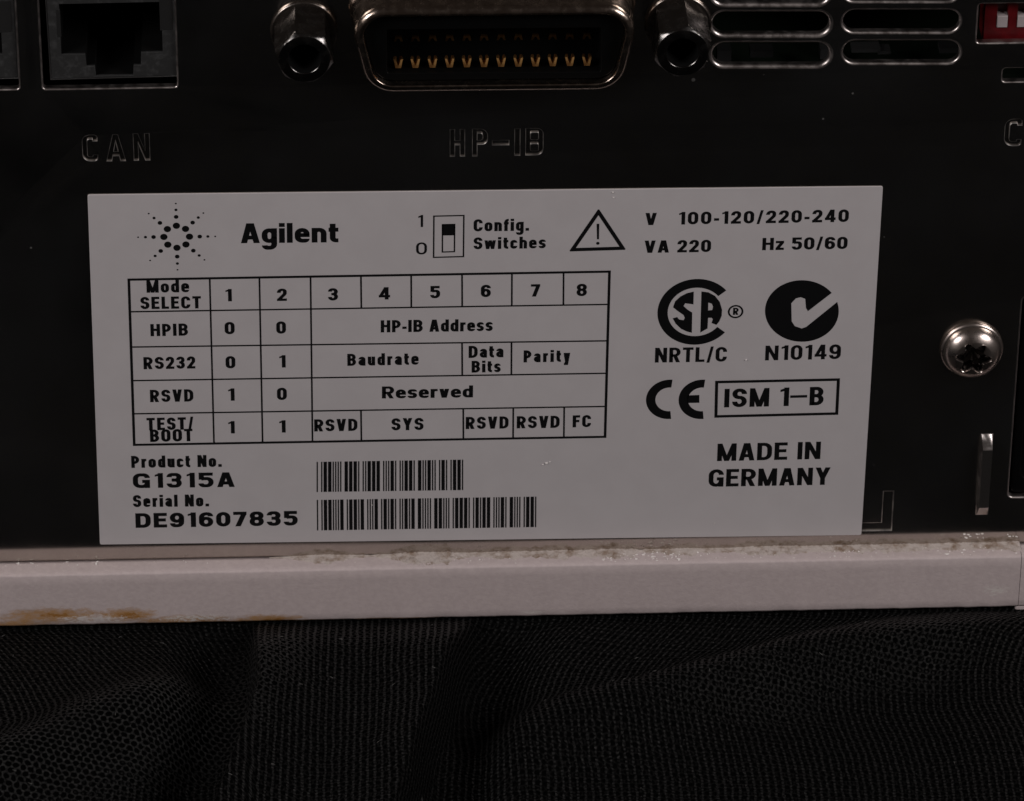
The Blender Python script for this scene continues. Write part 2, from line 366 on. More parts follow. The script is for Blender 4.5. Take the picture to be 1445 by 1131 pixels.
def stamp(kind, x0, x1, ytop, ybot):
    a = P(x0, ybot); b = P(x1, ybot); c = P(x0, ytop)
    w = b[0] - a[0]; h = c[1] - a[1]; t = .52
    if kind == '-': o, i = [(0, 0), (w, 0), (w, h), (0, h)], None
    elif kind == 'I': o, i = [(0, 0), (w, 0), (w, h), (0, h)], None
    else: o, i = {'C': stampC, 'A': stampA, 'N': stampN, 'H': stampH, 'P': stampP, 'B': stampB}[kind](w, h, t)
    isl = []
    if i == 'B':
        isl = [rnd([(t, t), (w - t, t), (w - t, h / 2 - t / 2), (t, h / 2 - t / 2)], .2, 3), rnd([(t, h / 2 + t / 2), (w - t, h / 2 + t / 2), (w - t, h - t), (t, h - t)], .2, 3)]
    elif i: isl = [i]
    mv = lambda c_: ccw(dedupe([(p[0] + a[0], p[1] + a[1]) for p in c_]))
    stamps.append((mv(o), [mv(j) for j in isl]))
stamp('C', 117.5, 138, 191.5, 227.5); stamp('A', 151, 177, 191, 227.5); stamp('N', 189.5, 211.5, 189.5, 226.5)
stamp('H', 635.5, 655.5, 183.5, 221); stamp('P', 667, 687.5, 183, 220.5); stamp('-', 695, 718, 199, 205); stamp('I', 726.5, 733.5, 182.5, 219.5); stamp('B', 742, 766, 182, 219)
stamp('C', 1417, 1440, 169, 206); stamp('A', 1455, 1481, 168, 205)
# L-shaped stamped groove at the label's lower right corner
a = P(1257.5, 748.5); b = P(1260, 694)
stamps.append((ccw([(a[0] - 22, a[1]), (a[0], a[1]), (a[0], b[1]), (a[0] - 1.25, b[1]), (a[0] - 1.25, a[1] + 1.15), (a[0] - 22, a[1] + 1.15)]), []))

mb = MB()
GR = .08
holes = []
for c, r in slots: holes.append((ccw(c), r, 1.0))
for c in socks: holes.append((ccw(c), .22, 1.0))
holes.append((ccw(dip), .24, 1.0)); holes.append((ccw(smallc), .18, 1.0)); holes.append((ccw(inlet), .25, 1.0))
outer = rect(XL, zt + .12, XR, ZTOP)
fill(mb, outer, [offset(c, r) for c, r, _ in holes] + [offset(c, .13 if ci == len(stamps) - 1 else GR) for ci, (c, _) in enumerate(stamps)], 0.0)
mb.cur = 1
for c, r, d_ in holes: lip(mb, c, r, 0.0, d_)
mb.cur = 2
for ci, (c, isl) in enumerate(stamps):
    gr = .13 if ci == len(stamps) - 1 else GR
    lip(mb, c, gr, 0.0, .26, seg=4)
    mb.cur = 0; fill(mb, c, isl, .26); mb.cur = 2
    for i_ in isl:
        lip(mb, i_, -GR, 0.0, .26, seg=4) if False else None
        rr = []
        for k in range(5):
            an = math.pi / 2 * k / 4
            rr.append([(x, GR * (1 - math.cos(an)), z) for x, z in offset(i_, -GR * (1 - math.sin(an)) )])
        rr.append([(x, .26, z) for x, z in i_]); mb.rings(rr)
        mb.cur = 0; fill(mb, offset(i_, -GR), [], 0.0); mb.cur = 2
mb.cur = 0; mb.rings([[(x, 0, z) for x, z in outer], [(x, 1.0, z) for x, z in outer]], smooth=False)
M['edge'] = material('stamped_steel_edge', (.50, .45, .43), rough=.37, metal=1, nscale=20, rvar=.07, bump=.006, bscale=60)
M['groove'] = material('stamped_groove_edge', (.75, .71, .68), rough=.42, metal=1, col2=(.32, .30, .29), nscale=12, lo=.42, hi=.58)
M['tab'] = material('pressed_tab_steel', (.55, .50, .48), rough=.34, metal=1, nscale=20, rvar=.06)
pme = mb.mesh('rear_panel', weld=.0005, sharp=35); pme.materials.append(M['steel']); pme.materials.append(M['edge']); pme.materials.append(M['groove'])
panel = link('rear_panel', pme, None, root)
panel['label'] = 'dark reflective plated steel panel with stamped letters'

# raised bridge tab
mb = MB()
xa, xb = P(1372.5, 724)[0], P(1402, 612)[0]
z0, z1 = P(1372, 727)[1], P(1390, 612)[1]
prof = [(z1, 0.0), (z1 - .12, -.1), (z1 - 1.5, -1.42), (z1 - 1.7, -1.5), (z0 + 2.1, -1.5), (z0 + 1.9, -1.42), (z0 + .1, -.05), (z0, 0.0)]
dx = .22
rl = []
for z, y in prof: rl.append([(xa + .35, 0.004, z), (xa + .35 + dx * (1 if y else 0), y, z), (xb - dx * (1 if y else 0), y, z), (xb, 0.004, z)])
sk = P(1402, 612)[0] - P(1400, 724)[0]
mb.rings(rl, smooth=True, close=False)
tme = mb.mesh('stamped_tab', sharp=50); tme.materials.append(M['tab']); tme.materials.append(material('tab_face_steel', (.6, .56, .53), rough=.31, metal=1))
for p in tme.polygons:
    if abs(p.center.y / S + 1.5) < .02: p.material_index = 1; p.use_smooth = False
link('stamped_tab', tme, None, root, label='raised vertical tab pressed out of the steel')

# chassis behind the panel
mb = MB()
x0, x1, y0, y1, z0c, z1c = XL + 1, XR - 1, 1.02, 120, zt + .3, ZTOP - 1
mb.quad((x0, y1, z0c), (x1, y1, z0c), (x1, y1, z1c), (x0, y1, z1c))
mb.quad((x0, y0, z0c), (x0, y1, z0c), (x0, y1, z1c), (x0, y0, z1c)); mb.quad((x1, y0, z0c), (x1, y1, z0c), (x1, y1, z1c), (x1, y0, z1c))
mb.quad((x0, y0, z0c), (x1, y0, z0c), (x1, y1, z0c), (x0, y1, z0c)); mb.quad((x0, y0, z1c), (x1, y0, z1c), (x1, y1, z1c), (x0, y1, z1c))
link('chassis', mb.mesh('chassis'), M['chassis'], root)
# a board with components seen through the lowest vent slots
q = P(1110, 92, 7)
mb = MB(); mb.box(q[0] - 14, q[0] + 32, 6, 45, q[1] - 2.6, q[1] - 1.2)
bd = link('circuit_board', mb.mesh('board'), M['board'], root)
for (px, py, ww, hh) in ((1075, 77, 2.9, .9), (1022, 82, 1.8, 2.0), (1163, 77, 1.0, 1.4), (1222, 72, 3.6, .5), (1248, 75, 1.6, .4), (1340, 72, 2.5, .7)):
    c = P(px, py, 6.5); mb = MB(); mb.box(-ww / 2, ww / 2, -1, 1, -hh / 2, hh / 2)
    link('component', mb.mesh('component'), M['chip'], bd, (c[0], 7.5, c[1]))

# ---------------------------------------------------------------- modular sockets
def socket(c, label):
    x0, x1 = min(p[0] for p in c), max(p[0] for p in c); z0, z1 = min(p[1] for p in c), max(p[1] for p in c)
    X = lambda px: x0 + (px - 61) / 11.23          # measured on the socket marked CAN
    Z = lambda py: z0 + (126 - py) / 9.47
    yf = .45
    s = MB()
    out = [(X(73), Z(115)), (X(247.5), Z(113)), (X(247.5), Z(-22)), (X(71), Z(-22))]
    hole = [(X(88), Z(17)), (X(88), Z(83)), (X(121), Z(83)), (X(122), Z(99)), (X(133.5), Z(99)), (X(134.5), Z(112.6)), (X(186), Z(112.6)),
            (X(187), Z(98.5)), (X(197), Z(98.5)), (X(198), Z(82)), (X(228), Z(81.5)), (X(228), Z(16))]
    hole = [(a_, max(b_, Z(113) + .12)) for a_, b_ in hole]
    plate(s, out, [hole], yf, 13, rlip=.09, hole_depth=.35)
    o = link('modular_socket', s.mesh('modular_socket', sharp=35), M['grey'], root, label=label)
    cv = MB(); cv.rings([[(x, yf + .3, z) for x, z in offset(ccw(hole), .02)], [(x, yf + 12, z) for x, z in offset(ccw(hole), .02)]], smooth=False); fill(cv, offset(ccw(hole), .02), [], yf + 12)
    link('cavity', cv.mesh('cavity'), M['chassis'], o)  # interior walls coloured black: shade inside the opening is painted in
    # shield rim between plastic and cut-out
    r_ = MB(); e = offset(ccw(out), .17)
    plate(r_, e, [offset(ccw(out), .02)], yf - .03, 10, rlip=.05)
    link('shield', r_.mesh('shield'), M['tin'], o)
    for xx in (X(85.5), X(229)):
        t = MB(); sg = 1 if xx < (x0 + x1) / 2 else -1
        w0, w1 = (xx - .15, xx + .32) if sg > 0 else (xx - .32, xx + 1.25)
        zt0, zt1 = (Z(60), Z(24)) if sg > 0 else (Z(53), Z(12))
        rr = [[(w0, yf - .03, zt0), (w1, yf - .03, zt0 + .1), (w1, yf - .03, zt1), (w0, yf - .03, zt1)], [(w0, yf + 3, zt0), (w1 - sg * .2, yf + 3, zt0 + .1), (w1 - sg * .2, yf + 3, zt1), (w0, yf + 3, zt1)]]
        t.rings(rr, smooth=False, cap0=True); link('spring_tab', t.mesh('spring_tab'), M['tin'], o)
    for i in range(8):
        t = MB(); xx = X(104) + i * 1.02
        t.box(xx, xx + .35, yf + 4, yf + 12, Z(2) - .3, Z(2)); link('contact', t.mesh('contact'), M['gold'], o)
    return o
socket(socks[0], 'complete modular socket above the stamped word CAN')
socket(socks[1], 'modular socket cut off by the left edge of the view')

# ---------------------------------------------------------------- ribbon-type interface connector
conn = link('interface_connector', None, None, root, (P(695, 60)[0], 0, P(695, 60)[1]))
conn['label'] = 'D-shaped metal shelled connector with two rows of gold contacts, above the stamped letters'
YP = -8.2
dc = [P(505, 25, YP), P(531, 122, YP), P(866, 118.5, YP), P(890.5, 21, YP)]
dc = ccw(dc)
ins = rnd(dc, [3.0 if p[1] > 15 and False else 2.7 for p in dc], 8)     # inner edge of the shell
def shell_ring(d_, y): return [(x, y, z) for x, z in (offset(ins, d_) if abs(d_) > 1e-6 else ins)]
TH = 1.15
rings = [shell_ring(TH + 0.55, -.01), shell_ring(TH + .15, -.5), shell_ring(TH, -1.1)]
for k in range(8):
    a_ = math.pi / 2 * k / 7; r_ = .95
    rings.append(shell_ring(TH - r_ * (1 - math.cos(a_)), YP + r_ - r_ * math.sin(a_)))
for k in range(1, 5):
    a_ = math.pi / 2 * k / 4; r_ = .2
    rings.append(shell_ring(.2 - r_ * math.sin(a_), YP + r_ - r_ * math.cos(a_)))
rings.append(shell_ring(0, -1.5))
mb = MB(); mb.rings(rings)
link('shell', mb.mesh('shell', sharp=60), M['nickel'], conn)
sl = [P(546, 42, -6.8), P(546, 103, -6.8), P(848, 101, -6.8), P(848, 39, -6.8)]
mb = MB(); plate(mb, offset(ins, -.06), [rnd(sl, .25, 3)], -6.9, 6.5, rlip=.1, hole_depth=5.2)
fill(mb, offset(ins, -.1), [], -1.8)
link('insulator', mb.mesh('insulator', sharp=35), M['black'], conn)
# contacts: V-folded strips, a row along the bottom and one along the top of the slot
def vcontact(sg):
    c = MB(); w_, h_, t_ = .60, .98, .15
    def sec(y, k, dz):
        pts = [(-w_ * k, h_ / 2), (-w_ * k + t_ * 1.6, h_ / 2), (-.1, -h_ / 2 + t_ + .18), (.1, -h_ / 2 + t_ + .18), (w_ * k - t_ * 1.6, h_ / 2), (w_ * k, h_ / 2), (.36 * k, -h_ / 2), (-.36 * k, -h_ / 2)]
        return [(x, y, (z + dz) * sg) for x, z in pts]
    tl = lambda s_: [(x, y + max(0, z * sg + .3) * .55, z) for x, y, z in s_]
    c.rings([tl(sec(0, .95, 0)), tl(sec(.2, 1, .03)), sec(1.3, .8, .0)], smooth=False)
    c.add(tl(sec(0, .95, 0)), [(0, 1, 2, 7), (2, 3, 6, 7), (3, 4, 5, 6)])
    return c.mesh('contact')
vm = [vcontact(1), vcontact(-1)]
for r_ in range(2):
    for i in range(12):
        f_ = i / 11
        px = 562 + (828.5 - 562) * f_; py = (91.5 - 3.5 * f_) if r_ == 0 else (57 - 3.5 * f_)
        yd = -6.0 if r_ == 0 else -2.2
        c_ = P(px, py, yd); link('contact', vm[r_], M['gold'], conn, (c_[0], yd, c_[1]))

# ---------------------------------------------------------------- hexagonal jack standoffs
def standoff(px, py, theta, label, pr=7.6):
    c = P(px, py); o = link('hex_standoff', None, None, root, (c[0], 0, c[1]), label=label)
    n = 72; A0 = D(theta)
    # flange
    m1 = MB(); rr = []
    for r_, y in ((4.15, -.004), (4.13, -.5), (4.05, -.62), (3.9, -.68), (3.6, -.70), (3.1, -.71)): rr.append([(r_ * math.cos(A0 + 2 * math.pi * i / n), y, r_ * math.sin(A0 + 2 * math.pi * i / n)) for i in range(n)])
    m1.rings(rr); link('washer', m1.mesh('washer', sharp=60), M['washer'], o, local=True)
    m2 = MB(); rr = []
    ap = 3.22
    def hexr(a):
        d_ = (a - D(theta) - math.pi / 6 + math.pi / 6) % (math.pi / 3) - math.pi / 6
        d_ = (a - D(theta) - math.pi / 6) % (math.pi / 3)
        d_ = d_ if d_ < math.pi / 6 else d_ - math.pi / 3
        return ap / math.cos(d_)
    ys = [-.68, -2, -4] + [-pr + .9 - .9 * k / 10 for k in range(11)]
    for y in ys:
        cone = 3.12 + max(0, (y + pr)) * 1.0
        rr.append([(min(hexr(A0 + 2 * math.pi * i / n), cone) * math.cos(A0 + 2 * math.pi * i / n), y, min(hexr(A0 + 2 * math.pi * i / n), cone) * math.sin(A0 + 2 * math.pi * i / n)) for i in range(n)])
    for r_, y in ((3.05, -pr - .02), (2.03, -pr - .02), (1.98, -pr + .03)):
        rr.append([(r_ * math.cos(A0 + 2 * math.pi * i / n), y, r_ * math.sin(A0 + 2 * math.pi * i / n)) for i in range(n)])
    m3 = MB(); r3 = []
    for k in range(12):
        r_ = 1.9 if k % 2 else 1.97; y = -pr + .12 + k * .3
        r3.append([(r_ * math.cos(A0 + 2 * math.pi * i / n), y, r_ * math.sin(A0 + 2 * math.pi * i / n)) for i in range(n)])
    m3.rings(r3, cap1=True); link('threaded_hole', m3.mesh('threaded_hole'), M['chassis'], o, local=True)  # thread walls coloured black to stand for the shade in the hole
    m2.rings(rr); link('hex_body', m2.mesh('hex_body', sharp=24), M['dark_nickel'], o, local=True)
    return o
standoff(429, 42, 107, 'hexagonal standoff to the left of the D-shaped connector')
standoff(957, 33.5, 80, 'hexagonal standoff to the right of the D-shaped connector')

# ---------------------------------------------------------------- domed screw with a star recess
c = P(1371, 492); scr = link('star_screw', None, None, root, (c[0], 0, c[1]), label='domed steel screw with a star recess')
n = 96
def torx(a): return 1.84 + .40 * math.cos(6 * a + .6) 
rr = []
ct, st = .55, .35
for r_, y in ((4.02, -.004), (4.06, -.35), (3.98, -.55), (3.7, -.68), (3.52, -.72)): rr.append([(r_ * math.cos(2 * math.pi * i / n), y, r_ * math.sin(2 * math.pi * i / n)) for i in range(n)])
m1 = MB(); m1.rings(rr); link('flange', m1.mesh('flange', sharp=60), M['screw'], scr, local=True)
rr = []
for k in range(15):
    a_ = k / 14; r_ = 3.75 * (1 - a_) + 2.3 * a_
    y = -.7 - 2.15 * math.sqrt(max(0, 1 - (r_ / 3.76) ** 2.2))
    rr.append([(r_ * math.cos(2 * math.pi * i / n), y, r_ * math.sin(2 * math.pi * i / n)) for i in range(n)])
yl = rr[-1][0][1]
for sc_, y in ((1.07, yl - .06), (1.0, yl + .10), (.99, yl + .35)):
    rr.append([(torx(2 * math.pi * i / n) * sc_ * math.cos(2 * math.pi * i / n), y, torx(2 * math.pi * i / n) * sc_ * math.sin(2 * math.pi * i / n)) for i in range(n)])
m3 = MB(); m3.rings([[(torx(2 * math.pi * i / n) * sc_ * math.cos(2 * math.pi * i / n), y, torx(2 * math.pi * i / n) * sc_ * math.sin(2 * math.pi * i / n)) for i in range(n)] for sc_, y in ((.99, yl + .35), (.96, yl + 1.9), (.4, yl + 2.3))], cap1=True); link('star_recess', m3.mesh('star_recess', sharp=30), material('recess_shade_steel', (.10, .09, .085), rough=.25, metal=1), scr, local=True)  # darker copy of the screw steel: shade of the recess put into its colour
m2 = MB(); m2.rings(rr); link('screw_head', m2.mesh('screw_head', sharp=38), M['screw'], scr, local=True)

# ---------------------------------------------------------------- bank of configuration switches
q = P(1387, 60, 1.6); dz0 = min(p[1] for p in dip)
sw = link('switch_bank', None, None, root, (q[0], 1.6, q[1]), label='red bank of small white slide switches at the right edge')
mb = MB(); hs = []
sx0 = P(1406, 40, 1.6)[0]
for i in range(8): hs.append(rect(sx0 + i * 2.54, q[1] + 2.05, sx0 + i * 2.54 + 1.35, q[1] + 5.4))
plate(mb, rect(q[0], q[1] + .05, q[0] + 22.3, q[1] + 7.2), hs, 1.6, 4, rlip=.08)
fill(mb, rect(q[0] + .1, q[1] + .1, q[0] + 22, q[1] + 7), [], 2.9)
link('switch_body', mb.mesh('switch_body', sharp=35), M['red'], sw)
mb = MB(); plate(mb, rect(0, 0, 1.31, 1.62), [], .0, 1.4, rlip=.12); pm = mb.mesh('slider')
for i in range(8): link('slider', pm, M['white'], sw, (sx0 + i * 2.54 + .02, 1.42, q[1] + 2.1 + (0 if i != 3 else 1.6)))

# ---------------------------------------------------------------- power inlet at the right edge
ic = ccw(inlet); mb = MB()
x0, x1 = min(p[0] for p in ic), max(p[0] for p in ic); z0, z1 = min(p[1] for p in ic), max(p[1] for p in ic)
inner = rnd(rect(x0 + 1.5, z0 + 2.2, x1 - 1.5, z1 - 1.6), 1.6, 5)
plate(mb, rnd(rect(x0 + .35, z0 + .3, x1 - .35, z1 - .3), .6, 4), [inner], .7, 16, rlip=.2)
fill(mb, rect(x0 + .5, z0 + .5, x1 - .5, z1 - .5), [], 16)
inl = link('power_inlet', mb.mesh('power_inlet', sharp=35), M['black'], root, label='black recessed inlet cut off by the right edge of the view')
for i in range(3):
    mb = MB(); xc = x0 + 8 + i * 6.5; zc = (z0 + z1) / 2; mb.box(xc - 1, xc + 1, 4, 15.9, zc - 3, zc + 3); link('pin', mb.mesh('pin'), M['nickel'], inl)

# ---------------------------------------------------------------- rating label
LO = Vector((0, -.02, 0)); LA = D(-.40)                # its upper left corner and its slight tilt
LW, LH, LT = 100.0, 52.97, .16
lab = link('rating_label', None, None, root, (0, 0, 0), label='off-white printed rating label stuck slightly askew on the steel')
lab.rotation_euler = (0, -LA, 0)
ca, sa = math.cos(LA), math.sin(LA)
def LP(px, py):
    x, z = P(px, py, -LT); return (x * ca + z * sa, -x * sa + z * ca)
mb = MB(); c = rnd([LP(123.5, 275.5), LP(1246, 263.5), LP(1215.5, 755.5), LP(141, 769)], .25, 3)
plate(mb, c, [], -LT, LT - .01, rlip=.05)
link('label_sheet', mb.mesh('label_sheet', sharp=35), M['label'], lab, local=True)
PY = -LT - .012
def ink(name, mb_):
    o = link(name, mb_.mesh(name), M['ink'], lab, local=True); return o
def ipoly(mb_, pts, hs=()): fill(mb_, pts, list(hs), PY)
def iline(mb_, p, q_, wmm, y=None):
    a_, b_ = Vector(p), Vector(q_); d_ = (b_ - a_).normalized(); n_ = Vector((-d_.y, d_.x)) * wmm / 2
    mb_.quad(*[(v.x, y or PY, v.y) for v in (a_ + n_, b_ + n_, b_ - n_, a_ - n_)])

# stroke lettering
def rpath(pts, r, seg=5):
    out = []; n_ = len(pts)
    for i, p in enumerate(pts):
        if i in (0, n_ - 1): out.append((p[0], p[1])); continue
        a_, b_, c_ = Vector(pts[i - 1][:2]), Vector(p[:2]), Vector(pts[i + 1][:2])
        rr_ = p[2] if len(p) > 2 else r
        u, v = a_ - b_, c_ - b_; lu, lv = u.length, v.length; u /= lu; v /= lv
        ang = math.acos(max(-1, min(1, u.dot(v))))
        if rr_ < .004 or ang > 3.1: out.append(tuple(b_)); continue
        lim = lambda idx, l: l * (.995 if idx in (0, n_ - 1) else .5)
        t = min(rr_ / math.tan(ang / 2), lim(i - 1, lu), lim(i + 1, lv)); r2 = t * math.tan(ang / 2)
        cen = b_ + (u + v).normalized() * (r2 / math.sin(ang / 2)); p0, p1 = b_ + u * t - cen, b_ + v * t - cen
        a0 = math.atan2(p0.y, p0.x); da = (math.atan2(p1.y, p1.x) - a0 + math.pi) % (2 * math.pi) - math.pi
        for k in range(seg + 1): out.append((cen.x + r2 * math.cos(a0 + da * k / seg), cen.y + r2 * math.sin(a0 + da * k / seg)))
    return out
def stroke(pts, tv, th, closed=False):
    """variable pen outline: list of quads"""
    q_ = dedupe([(x / tv, y / th) for x, y in pts]); n_ = len(q_); L_, R_ = [], []
    for i in range(n_):
        b_ = Vector(q_[i])
        if closed or 0 < i < n_ - 1:
            a_, c_ = Vector(q_[i - 1]), Vector(q_[(i + 1) % n_])
            n1 = (b_ - a_).normalized(); n2 = (c_ - b_).normalized(); n1 = Vector((-n1.y, n1.x)); n2 = Vector((-n2.y, n2.x))
            m_ = (n1 + n2); m_ = m_.normalized() if m_.length > 1e-6 else n1
            m_ = m_ * min(1 / max(m_.dot(n1), .3), 2.5)
        else:
            d_ = (Vector(q_[1]) - b_) if i == 0 else (b_ - Vector(q_[i - 1])); d_.normalize(); m_ = Vector((-d_.y, d_.x))
        L_.append(((b_.x + m_.x / 2) * tv, (b_.y + m_.y / 2) * th)); R_.append(((b_.x - m_.x / 2) * tv, (b_.y - m_.y / 2) * th))
    return [(L_[i], L_[(i + 1) % n_], R_[(i + 1) % n_], R_[i]) for i in range(n_ if closed else n_ - 1)]
GW = dict(zip('ABCDEFGHILMNOPRSTUVYZ', (.66, .62, .62, .62, .54, .52, .64, .64, .18, .5, .80, .66, .64, .58, .62, .6, .58, .62, .64, .64, .6)))
GW.update(dict(zip('0123456789', (.58, .36, .56, .57, .60, .57, .58, .54, .58, .58))))
GW.update(dict(a=.5, c=.48, d=.53, e=.52, f=.33, g=.53, h=.52, i=.18, l=.18, n=.52, o=.54, r=.36, s=.48, t=.34, u=.52, v=.5, w=.78, y=.5, z=.46))
GW.update({'/': .36, '-': .28, '.': .18, ' ': .22, '_': .62})
